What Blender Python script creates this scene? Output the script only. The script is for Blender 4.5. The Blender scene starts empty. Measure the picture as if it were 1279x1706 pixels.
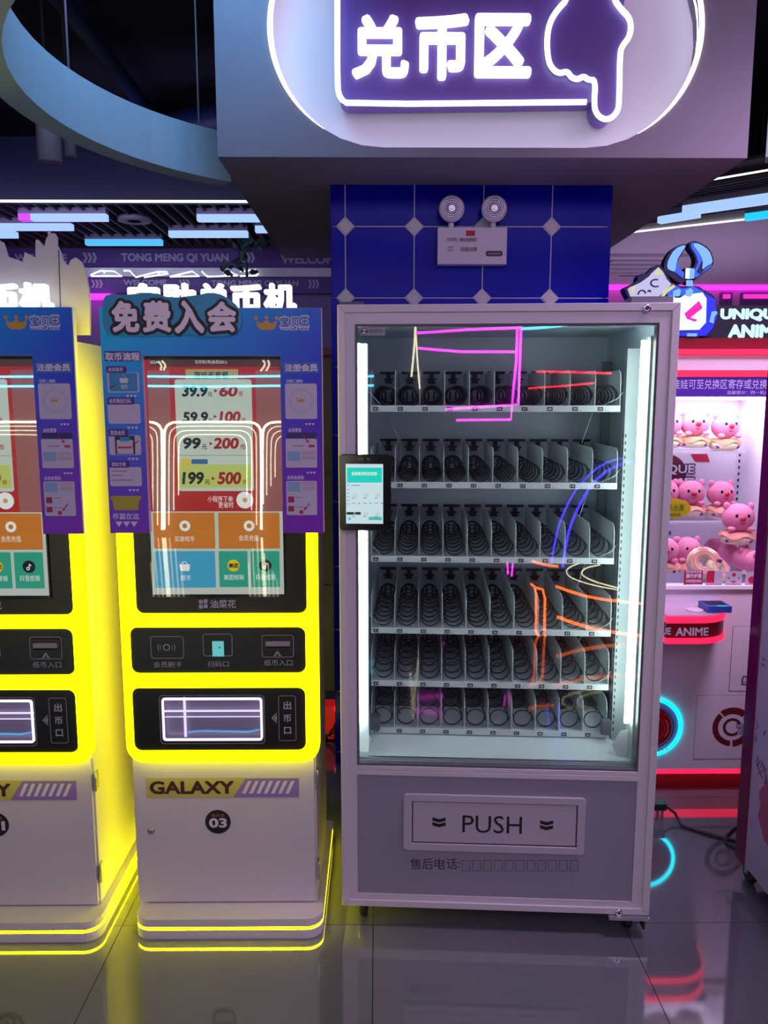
import bpy, bmesh, math, random
from mathutils import Vector, Matrix
random.seed(7)
# ------------------------------------------------------------------ camera
W_PX, H_PX = 1279, 1706
FP, CH, PITCH, YAW = 1300.0, 1.657, math.radians(8.1), math.atan(10/1300.0)
sc = bpy.context.scene
COL = sc.collection
cam_d = bpy.data.cameras.new('camera'); cam = bpy.data.objects.new('camera', cam_d); COL.objects.link(cam)
cam_d.sensor_fit = 'VERTICAL'; cam_d.sensor_height = 36.0; cam_d.lens = 36.0*FP/H_PX
cam_d.clip_start = 0.02; cam_d.clip_end = 100
cam.location = (0, 0, CH); cam.rotation_euler = (math.radians(90)-PITCH, 0, -YAW)
sc.camera = cam
# ------------------------------------------------------------------ world, lights, exposure
w = bpy.data.worlds.new('world'); sc.world = w; w.use_nodes = True
w.node_tree.nodes['Background'].inputs[0].default_value = (0.40, 0.33, 0.62, 1)
w.node_tree.nodes['Background'].inputs[1].default_value = 0.21
sc.view_settings.view_transform = 'Standard'; sc.view_settings.look = 'None'
sc.view_settings.exposure = 0.0; sc.view_settings.gamma = 1.0
sc.view_settings.use_curve_mapping = False
def area(name, loc, target, sx, sy, power, col, spread=180):
    l = bpy.data.lights.new(name, 'AREA'); l.shape = 'RECTANGLE'; l.size = sx; l.size_y = sy
    l.energy = power; l.color = col; l.spread = math.radians(spread)
    o = bpy.data.objects.new(name, l); COL.objects.link(o); o.location = loc
    o.rotation_euler = (Vector(target)-Vector(loc)).to_track_quat('-Z', 'Y').to_euler()
    return o
area('added_room_fill', (0.3, -1.4, 3.3), (0.3, 2.4, 0.7), 3.6, 1.6, 39, (0.86, 0.70, 1.0))  # added violet fill above and behind the viewer, not a fixture
area('added_room_fill', (2.6, 0.6, 3.3), (1.7, 3.1, 0.8), 1.6, 1.6, 26, (0.92, 0.60, 1.0))  # added pinkish fill from the right, no lamp of the room
area('added_ring_fill', (-0.42, 2.55, 3.25), (-0.95, 2.9, 2.6), 0.5, 0.4, 6.0, (0.16, 0.58, 1.0))  # blue light added to colour the inner face of the ring
area('added_claw_fill', (1.7, 1.9, 3.6), (1.55, 3.1, 0.5), 1.0, 0.6, 19, (0.93, 0.66, 1.0), 70)  # added pink fill brightening the lower body of the claw machine
area('added_hall_fill', (2.8, 7.4, 1.3), (2.9, 7.6, 3.0), 2.2, 2.6, 20, (0.85, 0.66, 1.0))  # unseen uplight added to brighten the lilac soffit from below
area('added_hall_fill', (-2.2, 5.0, 2.6), (-1.6, 7.6, 2.4), 2.5, 1.0, 17, (0.60, 0.50, 1.0))  # added violet fill for the banners at far left

# ------------------------------------------------------------------ helpers: picking real positions
_f = Vector((math.sin(YAW)*math.cos(PITCH), math.cos(YAW)*math.cos(PITCH), -math.sin(PITCH)))
_r = Vector((math.cos(YAW), -math.sin(YAW), 0)); _u = _r.cross(_f); _C = Vector((0, 0, CH))
def ray(px, py): return _f + _r*((px-639.5)/FP) + _u*((853-py)/FP)
def at(px, py, Y): v = ray(px, py); return _C + v*(Y/v.y)
def atz(px, py, z): v = ray(px, py); return _C + v*((z-CH)/v.z)
class Frame:
    """vertical front plane of a thing; local x along the front, y into it, z up"""
    def __init__(s, x, y, deg=0):
        s.o = Vector((x, y, 0)); s.a = math.radians(deg)
        s.R = Matrix.Rotation(s.a, 3, 'Z'); s.Ri = s.R.inverted()
    def p(s, px, py, d=0.0):
        c = s.Ri @ (_C-s.o); v = s.Ri @ ray(px, py); q = c + v*((d-c.y)/v.y)
        return (q.x, q.z)
    def rect(s, x0, y0, x1, y1, d=0.0):
        ym, xm = (y0+y1)/2, (x0+x1)/2
        return (s.p(x0, ym, d)[0], s.p(xm, y1, d)[1], s.p(x1, ym, d)[0], s.p(xm, y0, d)[1])
    def pts(s, L, d=0.0): return [s.p(x, y, d) for x, y in L]
# ------------------------------------------------------------------ helpers: materials
MC = {}
def M(name, col, rough=0.5, metal=0.0, emit=None, es=0.0, spec=0.5, noise=0.0, coat=0.0, bump=0.0, nscale=6.0):
    if name in MC: return MC[name]
    m = bpy.data.materials.new(name); m.use_nodes = True; nt = m.node_tree
    b = nt.nodes['Principled BSDF']
    b.inputs['Base Color'].default_value = (*col, 1); b.inputs['Roughness'].default_value = rough
    b.inputs['Metallic'].default_value = metal; b.inputs['Specular IOR Level'].default_value = spec
    b.inputs['Coat Weight'].default_value = coat; b.inputs['Coat Roughness'].default_value = 0.04
    if emit: b.inputs['Emission Color'].default_value = (*emit, 1); b.inputs['Emission Strength'].default_value = es
    if noise or bump:
        tc = nt.nodes.new('ShaderNodeTexCoord'); n = nt.nodes.new('ShaderNodeTexNoise')
        n.inputs['Scale'].default_value = nscale; n.inputs['Detail'].default_value = 5
        nt.links.new(tc.outputs['Object'], n.inputs['Vector'])
        if noise:
            r = nt.nodes.new('ShaderNodeValToRGB')
            r.color_ramp.elements[0].position = 0.3; r.color_ramp.elements[1].position = 0.7
            r.color_ramp.elements[0].color = (*[c*(1-noise) for c in col], 1)
            r.color_ramp.elements[1].color = (*[min(1, c*(1+noise)) for c in col], 1)
            nt.links.new(n.outputs['Fac'], r.inputs['Fac']); nt.links.new(r.outputs['Color'], b.inputs['Base Color'])
        if bump:
            bp = nt.nodes.new('ShaderNodeBump'); bp.inputs['Strength'].default_value = bump; bp.inputs['Distance'].default_value = 0.01
            nt.links.new(n.outputs['Fac'], bp.inputs['Height']); nt.links.new(bp.outputs['Normal'], b.inputs['Normal'])
    MC[name] = m; return m
def glow(name, col, s): return M(name, (0.02, 0.02, 0.02), 0.4, emit=col, es=s)
def screen(name, col, s=0.8):
    return M(name, tuple(c*0.15 for c in col), 0.25, emit=col, es=s)
def gradient(name, stops, axis='Z', rough=0.4, emit=0.0):
    """printed two-way gradient over the object's own bounding box"""
    if name in MC: return MC[name]
    m = bpy.data.materials.new(name); m.use_nodes = True; nt = m.node_tree; b = nt.nodes['Principled BSDF']
    tc = nt.nodes.new('ShaderNodeTexCoord'); sp = nt.nodes.new('ShaderNodeSeparateXYZ'); nt.links.new(tc.outputs['Generated'], sp.inputs[0])
    cr = nt.nodes.new('ShaderNodeValToRGB'); cx = nt.nodes.new('ShaderNodeValToRGB')
    L, R = stops
    for ramp, st in ((cr, L), (cx, R)):
        e = ramp.color_ramp.elements
        e[0].position = st[0][0]; e[0].color = (*st[0][1], 1); e[1].position = st[-1][0]; e[1].color = (*st[-1][1], 1)
        for pos, c in st[1:-1]: q = e.new(pos); q.color = (*c, 1)
        nt.links.new(sp.outputs[axis], ramp.inputs['Fac'])
    mx = nt.nodes.new('ShaderNodeMix'); mx.data_type = 'RGBA'
    nt.links.new(sp.outputs['X'], mx.inputs[0]); nt.links.new(cr.outputs[0], mx.inputs[6]); nt.links.new(cx.outputs[0], mx.inputs[7])
    nt.links.new(mx.outputs[2], b.inputs['Base Color']); b.inputs['Roughness'].default_value = rough
    if emit: nt.links.new(mx.outputs[2], b.inputs['Emission Color']); b.inputs['Emission Strength'].default_value = emit
    MC[name] = m; return m
def glass(name, refl=0.08, tint=(1, 1, 1), rough=0.0):
    if name in MC: return MC[name]
    m = bpy.data.materials.new(name); m.use_nodes = True; nt = m.node_tree; nt.nodes.clear()
    o = nt.nodes.new('ShaderNodeOutputMaterial'); t = nt.nodes.new('ShaderNodeBsdfTransparent'); g = nt.nodes.new('ShaderNodeBsdfGlossy')
    g.inputs['Roughness'].default_value = rough; t.inputs[0].default_value = (*tint, 1)
    lw = nt.nodes.new('ShaderNodeLayerWeight'); lw.inputs[0].default_value = 0.15
    ma = nt.nodes.new('ShaderNodeMath'); ma.operation = 'MULTIPLY_ADD'; ma.inputs[1].default_value = 0.6; ma.inputs[2].default_value = refl
    ma.use_clamp = True
    mx = nt.nodes.new('ShaderNodeMixShader'); nt.links.new(lw.outputs['Fresnel'], ma.inputs[0]); nt.links.new(ma.outputs[0], mx.inputs[0])
    nt.links.new(t.outputs[0], mx.inputs[1]); nt.links.new(g.outputs[0], mx.inputs[2]); nt.links.new(mx.outputs[0], o.inputs[0])
    MC[name] = m; return m
# ------------------------------------------------------------------ helpers: geometry
def nb(): return bmesh.new()
def box(bm, x0, x1, y0, y1, z0, z1):
    v = [bm.verts.new(c) for c in ((x0,y0,z0),(x1,y0,z0),(x1,y1,z0),(x0,y1,z0),(x0,y0,z1),(x1,y0,z1),(x1,y1,z1),(x0,y1,z1))]
    for f in ((0,3,2,1),(4,5,6,7),(0,1,5,4),(1,2,6,5),(2,3,7,6),(3,0,4,7)): bm.faces.new([v[i] for i in f])
    return bm
def bevel(bm, r, seg=2):
    bmesh.ops.bevel(bm, geom=[e for e in bm.edges if e.calc_face_angle(0) > 0.6], offset=r, segments=seg, affect='EDGES', profile=0.5); return bm
def rrect(x0, z0, x1, z1, r, n=5):
    r = min(r, abs(x1-x0)/2*0.999, abs(z1-z0)/2*0.999); P = []
    for cx, cz, a in ((x1-r,z1-r,0),(x0+r,z1-r,90),(x0+r,z0+r,180),(x1-r,z0+r,270)):
        for i in range(n+1):
            t = math.radians(a+90*i/n); P.append((cx+r*math.cos(t), cz+r*math.sin(t)))
    return P
def circle(cx, cz, r, n=28, a0=0, a1=360):
    return [(cx+r*math.cos(math.radians(a0+(a1-a0)*i/n)), cz+r*math.sin(math.radians(a0+(a1-a0)*i/n))) for i in range(n if a1-a0 == 360 else n+1)]
def prism(bm, loops, y0, y1=None, axis='y'):
    """flat outline(s) (first outer, rest holes) in x-z, filled and given depth y0..y1"""
    es = []
    for L in loops:
        vs = [bm.verts.new((x, y0, z)) for x, z in L]
        es += [bm.edges.new((vs[i], vs[(i+1) % len(vs)])) for i in range(len(vs))]
    r = bmesh.ops.triangle_fill(bm, edges=es, use_beauty=True, use_dissolve=False, normal=(0, -1, 0))
    fs = [g for g in r['geom'] if isinstance(g, bmesh.types.BMFace)]
    for f in fs:
        f.normal_update()
        if f.normal.y > 0: f.normal_flip()
    if y1 is not None and abs(y1-y0) > 1e-7:
        e = bmesh.ops.extrude_face_region(bm, geom=fs, use_keep_orig=True)
        vs = [g for g in e['geom'] if isinstance(g, bmesh.types.BMVert)]
        bmesh.ops.translate(bm, vec=(0, y1-y0, 0), verts=vs)
        bmesh.ops.recalc_face_normals(bm, faces=bm.faces[:])
    return bm
def slab(bm, loop, z0, z1):
    """outline in x-y given height z0..z1"""
    b = [bm.verts.new((x, y, z0)) for x, y in loop]; t = [bm.verts.new((x, y, z1)) for x, y in loop]
    n = len(loop)
    bm.faces.new(b); bm.faces.new(list(reversed(t)))
    for i in range(n): bm.faces.new((b[i], t[i], t[(i+1) % n], b[(i+1) % n]))
    bmesh.ops.recalc_face_normals(bm, faces=bm.faces[:]); return bm
def tube(bm, pts, r, n=8, closed=False):
    pts = [Vector(p) for p in pts]; m = len(pts); rings = []; prev = None
    for i, p in enumerate(pts):
        if closed: d = pts[(i+1) % m]-pts[i-1]
        else: d = pts[min(i+1, m-1)]-pts[max(i-1, 0)]
        if d.length < 1e-9: d = Vector((0, 0, 1))
        d.normalize()
        if prev is None:
            a = Vector((0, 0, 1)) if abs(d.z) < 0.9 else Vector((1, 0, 0)); u = d.cross(a).normalized()
        else:
            u = (prev - d*prev.dot(d)); u = u.normalized() if u.length > 1e-6 else d.orthogonal().normalized()
        prev = u; v = d.cross(u)
        rr = r[i] if isinstance(r, (list, tuple)) else r
        rings.append([bm.verts.new(p+(u*math.cos(2*math.pi*k/n)+v*math.sin(2*math.pi*k/n))*rr) for k in range(n)])
    for i in range(m if closed else m-1):
        A, B = rings[i], rings[(i+1) % m]
        for k in range(n): bm.faces.new((A[k], A[(k+1) % n], B[(k+1) % n], B[k]))
    if not closed: bm.faces.new(rings[0][::-1]); bm.faces.new(rings[-1])
    for f in bm.faces: f.smooth = True
    return bm
def lathe(bm, prof, n=24, mat=None):
    """prof: (radius, height) turned about z, then moved by mat"""
    rings = []; M4 = mat or Matrix.Identity(4)
    for r, h in prof:
        rings.append([bm.verts.new(M4 @ Vector((r*math.cos(2*math.pi*k/n), r*math.sin(2*math.pi*k/n), h))) for k in range(n)])
    for A, B in zip(rings, rings[1:]):
        for k in range(n): bm.faces.new((A[k], A[(k+1) % n], B[(k+1) % n], B[k]))
    bm.faces.new(rings[0][::-1]); bm.faces.new(rings[-1])
    bmesh.ops.recalc_face_normals(bm, faces=bm.faces[:])
    for f in bm.faces: f.smooth = len(f.verts) == 4
    return bm
def facing(x, y, z, tilt=0):   # lathe axis pointing to -y
    return Matrix.Translation((x, y, z)) @ Matrix.Rotation(math.radians(90+tilt), 4, 'X')
def ball(bm, c, s, rot=None, u=16, v=10):
    m = Matrix.Translation(c) @ (rot or Matrix.Identity(4)) @ Matrix.Diagonal((*s, 1))
    r = bmesh.ops.create_uvsphere(bm, u_segments=u, v_segments=v, radius=1, matrix=m)
    for q in r['verts']:
        for f in q.link_faces: f.smooth = True
    return bm
SMALL = {'number_boxes','screen_marks','post_slots','tray_cable','lens_ribs','card_dots','down_arrows','red_arrow','number_text','strip_dot','suspension_wire','maker_mark','ink_scribbles','rail_slots','coin_unit_text','sticker_stripes','card_chevrons','cables','small_print'}
def obj(name, bm, mat, parent=None, kind=None, label=None):
    if name in SMALL and kind is None: kind = 'stuff'
    me = bpy.data.meshes.new(name); bm.to_mesh(me); bm.free(); me.materials.append(mat)
    o = bpy.data.objects.new(name, me); COL.objects.link(o)
    if parent: o.parent = parent
    if kind: o['kind'] = kind
    if label: o['label'] = label
    return o
def thing(name, label, cat, loc=(0, 0, 0), rot=0.0, group=None):
    o = bpy.data.objects.new(name, None); COL.objects.link(o); o.empty_display_size = 0.1
    o.location = loc; o.rotation_euler = (0, 0, rot); o['label'] = label; o['category'] = cat
    if group: o['group'] = group
    return o
def tag(o, label, cat, group=None):
    o['label'] = label; o['category'] = cat
    if group: o['group'] = group
    return o
def copy_tree(o, parent=None):
    c = o.copy(); COL.objects.link(c); c.parent = parent
    for ch in list(o.children): copy_tree(ch, c)
    return c
_TX = {}
def glyphs(s, bold=0.0, ext=0.0, shear=0.0):
    k = (s, bold, ext, shear)
    if k in _TX: return _TX[k]
    c = bpy.data.curves.new('lettering_source', 'FONT'); c.body = s; c.size = 1; c.offset = bold; c.extrude = ext; c.shear = shear
    c.resolution_u = 3
    o = bpy.data.objects.new('lettering_source', c); COL.objects.link(o)
    dg = bpy.context.evaluated_depsgraph_get(); me = bpy.data.meshes.new_from_object(o.evaluated_get(dg))
    V = [tuple(v.co) for v in me.vertices]; P = [tuple(p.vertices) for p in me.polygons]
    bpy.data.objects.remove(o); bpy.data.curves.remove(c); bpy.data.meshes.remove(me)
    xs = [v[0] for v in V] or [0]; ys = [v[1] for v in V] or [0]
    _TX[k] = (V, P, min(xs), max(xs), min(ys), max(ys)); return _TX[k]
def put(bm, s, x0, z0, x1, z1, y, bold=0.02, depth=0.0, shear=0.0):
    V, P, a, b, c, d = glyphs(s, 0.0, 1.0 if depth else 0.0, shear)
    if not V: return bm
    if bold > 0.012:
        k = bold*0.85; n_ = 8 if bold < .09 else (12 if bold < .16 else 22)
        V2, P2 = [], []
        for i in range(n_):
            ox, oy = k*math.cos(2*math.pi*i/n_), k*math.sin(2*math.pi*i/n_); m_ = len(V2)
            V2 += [(v[0]+ox, v[1]+oy, v[2], i) for v in V]; P2 += [tuple(m_+q for q in p) for p in P]
        if bold > .05: m_ = len(V2); V2 += [(v[0], v[1], v[2], n_) for v in V]; P2 += [tuple(m_+q for q in p) for p in P]
        V, P = V2, P2; a -= k; b += k; c -= k; d += k
    sx = (x1-x0)/max(b-a, 1e-6); sz = (z1-z0)/max(d-c, 1e-6)
    if s in '一-·~': sz = sx
    vs = [bm.verts.new((x0+(v[0]-a)*sx, y - (v[2]*depth/2 if depth else 0) - (v[3]*1.5e-5 if len(v) > 3 else 0), z0+(v[1]-c)*sz)) for v in V]
    for p in P:
        try: bm.faces.new([vs[i] for i in p])
        except ValueError: pass
    return bm
def letters(name, items, mat, parent, y, bold=0.02, depth=0.0, shear=0.0, kind=None):
    bm = nb()
    for s, r in items: put(bm, s, r[0], r[1], r[2], r[3], y, bold, depth, shear)
    return obj(name, bm, mat, parent, 'stuff' if len(items) > 1 or len(items[0][0]) > 3 else None)
# ------------------------------------------------------------------ materials
WHITE = M('painted_white_metal', (0.74, 0.70, 0.76), 0.35, noise=0.02)
LILAC = M('lilac_plaster', (0.62, 0.58, 0.66), 0.75, noise=0.03, bump=0.05)
BLACK = M('gloss_black_plastic', (0.012, 0.012, 0.014), 0.12)
MATTE = M('matte_black', (0.015, 0.015, 0.018), 0.7)
PANELK = M('smoked_black_panel', (0.022, 0.020, 0.014), 0.22)
YEL = M('yellow_light_frame', (0.8, 0.75, 0.0), 0.5, emit=(1.0, 0.93, 0.0), es=5.0)
YELS = M('yellow_light_strip', (0.8, 0.75, 0.0), 0.5, emit=(1.0, 0.95, 0.0), es=26.0)
NEONW = glow('white_neon', (0.80, 0.95, 1.0), 2.6)
PINKL = glow('magenta_neon', (1.0, 0.02, 0.85), 2.5)
REDL = glow('red_led', (1.0, 0.008, 0.05), 2.4)
CYANL = glow('cyan_led', (0.0, 0.85, 1.0), 5.0)
LEDW = glow('cabinet_led_tube', (0.86, 1.0, 0.97), 20.0)
INKW = M('white_print', (0.80, 0.78, 0.86), 0.5)
INKK = M('black_print', (0.01, 0.01, 0.012), 0.4)
CHROME = M('chrome', (0.7, 0.7, 0.75), 0.12, 1.0)
STEEL = M('brushed_steel', (0.5, 0.5, 0.55), 0.35, 1.0)
CLEAR = glass('clear_glass', 0.035)
SCRG = glass('screen_glass', 0.07)
# ================================================================== SETTING
FLOORM = M('grey_polished_tile', (0.13, 0.13, 0.17), 0.055, spec=1.0, noise=0.10, nscale=2.2)
FLOORM.node_tree.nodes['Principled BSDF'].inputs['IOR'].default_value = 1.75
GROUT = M('dark_grout', (0.02, 0.02, 0.025), 0.8)
fl = obj('floor', box(nb(), -5.6, 5.4, -5.6, 10.2, -0.05, -0.006), GROUT, kind='structure')
TS = 0.80; x0 = -0.017; y0 = 2.285
tile_me = None
for i in range(-7, 7):
    for j in range(-9, 9):
        if tile_me is None:
            b = box(nb(), 0.0012, TS-0.0012, 0.0012, TS-0.0012, -0.02, 0.0)
            t = obj('tile', b, FLOORM, fl); tile_me = t.data
        else:
            t = bpy.data.objects.new('tile', tile_me); COL.objects.link(t); t.parent = fl
        t.location = (x0+i*TS, y0+j*TS, 0)
DKC = M('black_ceiling', (0.006, 0.006, 0.02), 0.8, noise=0.2)
obj('ceiling', box(nb(), -5.6, 5.4, -5.6, 10.2, 3.75, 3.85), DKC, kind='structure')
DKW = M('dark_violet_wall', (0.055, 0.045, 0.09), 0.7, noise=0.1)
obj('wall_back', box(nb(), -5.6, 5.4, -5.75, -5.6, -0.05, 3.85), DKW, kind='structure')
obj('wall_left', box(nb(), -5.75, -5.6, -5.6, 10.2, -0.05, 3.85), DKW, kind='structure')
obj('wall_right', box(nb(), 5.4, 5.55, -5.6, 10.2, -0.05, 3.85), DKW, kind='structure')
# bulkhead block with stadium recess
ZB = 2.546; BX0, BX1, BY0, BY1, BZ1 = -0.588, 1.366, 3.03, 5.08, 3.75
SX, SZ, SR, SHW = 0.392, at(810, 47, BY0).z, 0.408, 0.372
def stadium(r, n=16):
    P = []
    for sx, a in ((SHW, -90), (-SHW, 90)):
        P += [(SX+sx+r*math.cos(math.radians(a+180*i/n)), SZ+r*math.sin(math.radians(a+180*i/n))) for i in range(n+1)]
    return P
bk = nb()
prism(bk, [[(BX0, ZB), (BX1, ZB), (BX1, BZ1), (BX0, BZ1)], stadium(SR)], BY0, BY0+0.03)
BLK = M('bulkhead_paint', (0.25, 0.225, 0.30), 0.7, noise=0.03, bump=0.04)
bulk = obj('bulkhead', bk, BLK, kind='structure')
b2 = nb(); box(b2, BX0, BX1, BY0+0.16, BY1, ZB, BZ1)
box(b2, BX0, BX1, BY0+0.03, BY0+0.16, ZB, ZB+.004); box(b2, BX0, SX-SHW-SR-0.05, BY0+0.03, BY0+0.16, ZB+.004, BZ1)
box(b2, SX+SHW+SR+0.05, BX1, BY0+0.03, BY0+0.16, ZB+.004, BZ1)
obj('bulkhead_body', b2, BLK, bulk)
# dropped ring
RM = M('ring_plaster', (0.36, 0.48, 0.60), 0.6, noise=0.02)
def ringpts(dr):
    P = [(-0.018+(1.015+dr)*math.cos(math.radians(a)), 2.53+(1.015+dr)*math.sin(math.radians(a))) for a in range(125, 271, 5)]
    P += [(1.0+(1.015+dr)*math.cos(math.radians(a)), 2.1+(1.015+dr)*math.sin(math.radians(a))) for a in range(-90, 66, 5)]
    return P
rb = nb(); inn, out = ringpts(0), ringpts(0.085)
vs = [[rb.verts.new((p[0], p[1], z)) for p in L] for L, z in ((inn, ZB), (inn, 2.735), (out, 2.735), (out, ZB))]
for k in range(4):
    A, B = vs[k], vs[(k+1) % 4]
    for i in range(len(A)-1): rb.faces.new((A[i], A[i+1], B[i+1], B[i]))
bmesh.ops.recalc_face_normals(rb, faces=rb.faces[:])
ring = obj('ring_soffit', rb, RM, kind='structure')
wb = nb()
for px, py in ((131, 124), (337, 212)):
    q = atz(px, py, 2.735); c = Vector((-0.018, 2.53, 0)); d = (Vector((q.x, q.y, 0))-c).normalized()*1.05
    tube(wb, [(c.x+d.x, c.y+d.y, 2.735), (c.x+d.x, c.y+d.y, 3.75)], 0.004, 6)
obj('hanging_wire', wb, M('wire_grey', (0.3, 0.25, 0.35), 0.5), ring)
# ducts under the black ceiling
dm = M('dark_blue_duct', (0.01, 0.02, 0.09), 0.5)
d_ = obj('ceiling_duct', tube(nb(), [(-2.6, 6.2, 3.45), (0.6, 4.3, 3.4)], 0.10, 14), dm); tag(d_, 'dark blue round duct crossing under the black ceiling', 'duct')
d_ = obj('ceiling_pipe', tube(nb(), [(-1.55, 2.0, 3.6), (-1.55, 6.5, 3.6)], 0.05, 12), dm); tag(d_, 'thin dark blue pipe running away under the ceiling', 'pipe')

# ---- far left: slatted ceiling, lamps, banners
GZ = 3.0
yA = atz(200, 341, GZ).y; yB = 7.12
fb = nb(); box(fb, -4.2, BX1, yA-0.08, yA, GZ, GZ+0.42)
obj('trim_1', fb, M('dark_blue_fascia', (0.002, 0.005, 0.03), 0.5), kind='structure')
o = obj('led_strip', box(nb(), -4.2, 0.0, yA-0.10, yA-0.08, GZ-0.006, GZ+0.007), glow('soft_white_led', (0.95, 1.0, 0.85), 1.6))
tag(o, 'long thin white light line along the edge of slatted ceiling at left', 'light')
gr = nb(); n = 0
for i in range(46):
    xx = -4.1+i*0.095
    box(gr, xx, xx+0.018, yA, yB, GZ, GZ+0.07)
o = obj('slat_ceiling', gr, M('grey_slat', (0.03, 0.028, 0.045), 0.6), kind='stuff')
def lamp(px0, px1, py, label, zl=GZ-0.03, mat='blue_white_lamp', col=(0.38, 0.58, 1.0), s=1.05, tip=None, px=None, group=None, h=0.045):
    a = atz(px0, py, zl); b = atz(px1, px[1] if px else py, zl); a = atz(px0, px[0] if px else py, zl)
    L = (Vector((b.x, b.y, 0))-Vector((a.x, a.y, 0))); ang = math.atan2(L.y, L.x); L = L.length
    t = thing('linear_lamp', label, 'light', (a.x, a.y, zl), ang, group)
    obj('lamp_housing', bevel(box(nb(), 0, L, -0.012, 0.05, 0.012, 0.04+h*0.3), 0.004), M('lamp_housing_grey', (0.25, 0.22, 0.32), 0.4), t)
    if tip:
        obj('diffuser', box(nb(), 0, L*0.14, -0.012, 0.05, -h+0.012, 0.0115), glow('violet_lamp', (0.55, 0.05, 1.0), 1.3), t)
        obj('diffuser', box(nb(), L*0.141, L, -0.012, 0.05, -h+0.012, 0.0115), glow(mat, col, s), t)
    else:
        obj('diffuser', box(nb(), 0, L, -0.012, 0.05, -h+0.012, 0.0115), glow(mat, col, s), t)
    bm = nb()
    for f in (0.15, 0.85): tube(bm, [(L*f, 0.02, 0.04), (L*f, 0.02, 3.75-zl)], 0.003, 5)
    obj('suspension_wire', bm, MATTE, t)
lamp(31, 177, 359, 'linear lamp with a violet left end, upper left under slats', tip=True)
lamp(-40, 119, 375, 'long blue white linear lamp cut by the left frame edge')
lamp(-30, 26, 388, 'short blue lamp stub at far left, below the long lamp')
lamp(142, 269, 401, 'cyan linear lamp nearest above the purple banner', mat='cyan_lamp', col=(0.08, 0.50, 0.95))
lamp(328, 431, 360, 'linear lamp cut by the bulkhead, upper of the right pair at left')
lamp(281, 412, 387, 'blue white linear lamp under slats beside the vine')
lamp(425, 462, 379, 'small lamp end peeking beside the bulkhead edge')
t = thing('duct_grille', 'round ceiling air diffuser among the slats at left', 'vent', tuple(atz(224, 369, GZ-0.02)))
obj('outer_ring', lathe(nb(), [(0.06, 0.0), (0.12, 0.0), (0.12, 0.03), (0.06, 0.03)], 20), M('vent_grey', (0.2, 0.18, 0.25), 0.5), t)
obj('inner_disc', lathe(nb(), [(0.05, 0.0), (0.055, 0.02)], 16), MC['vent_grey'], t)
PUR = M('purple_banner', (0.075, 0.02, 0.20), 0.5, noise=0.05)
PLET = M('lilac_lettering', (0.34, 0.30, 0.44), 0.6)
def chev(bm, x0, z0, x1, z1, y, n=3, th=0.35):
    w_ = (x1-x0)/n
    for k in range(n):
        a = x0+k*w_; m = (z0+z1)/2; e = w_*1.15; t_ = w_*0.62
        prism(bm, [[(a, z1), (a+t_, z1), (a+e, m), (a+t_, z0), (a, z0), (a+e-t_, m)]], y)
FRL = Frame(0, yB)
def banner(label, y0p, y1p, words, chevs):
    r = FRL.rect(0, y0p, 10, y1p)
    t = thing('banner_board', label, 'sign', (0, yB, 0))
    obj('panel', box(nb(), -4.15, BX1+0.6, 0, 0.08, r[1], r[3]), PUR, t)
    bm = nb()
    for s, a, b, yy0, yy1 in words:
        q = FRL.rect(a, yy0, b, yy1); put(bm, s, *q, -0.006, 0.05)
    for a, b, yy0, yy1 in chevs:
        q = FRL.rect(a, yy0, b, yy1); chev(bm, *q, -0.006)
    obj('lettering', bm, PLET, t, 'stuff')
banner('upper purple banner with TONG MENG QI YUAN lettering under dark ceiling', 414, 447,
    [('WELCOME', 25, 112, 423, 437), ('TONG MENG QI YUAN', 202, 381, 422, 438), ('WELCOME', 468, 570, 424, 440)], [(138, 161, 421, 438), (403, 424, 421, 438)])
banner('lower purple banner with WELCOME lettering just above the white signs', 462, 488,
    [('WELCOME', 206, 278, 466, 476), ('TONG MENG QI YUAN', 352, 497, 467, 479)], [(152, 171, 466, 480), (298, 316, 466, 480), (513, 531, 466, 481)])
ra = FRL.rect(0, 447, 10, 462); rc = FRL.rect(0, 488, 10, 760)
obj('wall_front', box(nb(), -5.6, 5.4, 10.0, 10.2, -0.05, 3.85), M('hall_wall', (0.42, 0.33, 0.46), 0.7, noise=0.04), kind='structure')
wf = obj('wall_booth', box(nb(), -4.2, BX1+0.6, yB+0.085, yB+0.2, 0, GZ), M('booth_wall_violet', (0.16, 0.11, 0.26), 0.6), kind='structure')
obj('ledge', box(nb(), -4.2, BX1+0.6, yB-0.05, yB+0.08, ra[1]+0.002, ra[3]-0.002), LILAC, wf)
pk = FRL.rect(60, 489, 182, 496, -0.08)
o = obj('neon_tube', box(nb(), pk[0], pk[2], yB-0.08, yB+0.084, pk[1], pk[3]), PINKL); tag(o, 'short magenta light bar above kiosks, between the two white signs', 'light')
# thin white zigzag neon in front of the banners
zz = nb(); FZ = Frame(0, yB-0.12)
for L in ([(151, 458), (168, 451), (190, 452), (203, 460), (152, 460)], [(206, 451), (216, 451), (226, 462), (262, 453), (278, 453), (280, 456), (240, 462)],
          [(283, 461), (320, 452), (332, 460), (283, 461)], [(336, 452), (345, 461), (396, 459), (384, 453), (372, 460)], [(400, 452), (426, 450), (428, 459), (400, 460)]):
    tube(zz, [(x, 0, z) for x, z in FZ.pts(L)], 0.0065, 6)
for x_, y_ in ((170, 452), (262, 454), (345, 459), (428, 455)): q_ = FZ.p(x_, y_); tube(zz, [(q_[0], 0, q_[1]), (q_[0], .068, q_[1])], .004, 5)
o = obj('neon_outline', zz, NEONW); o.location = (0, yB-0.12, 0); tag(o, 'thin white zigzag neon outline between the two purple banners', 'light')
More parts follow.
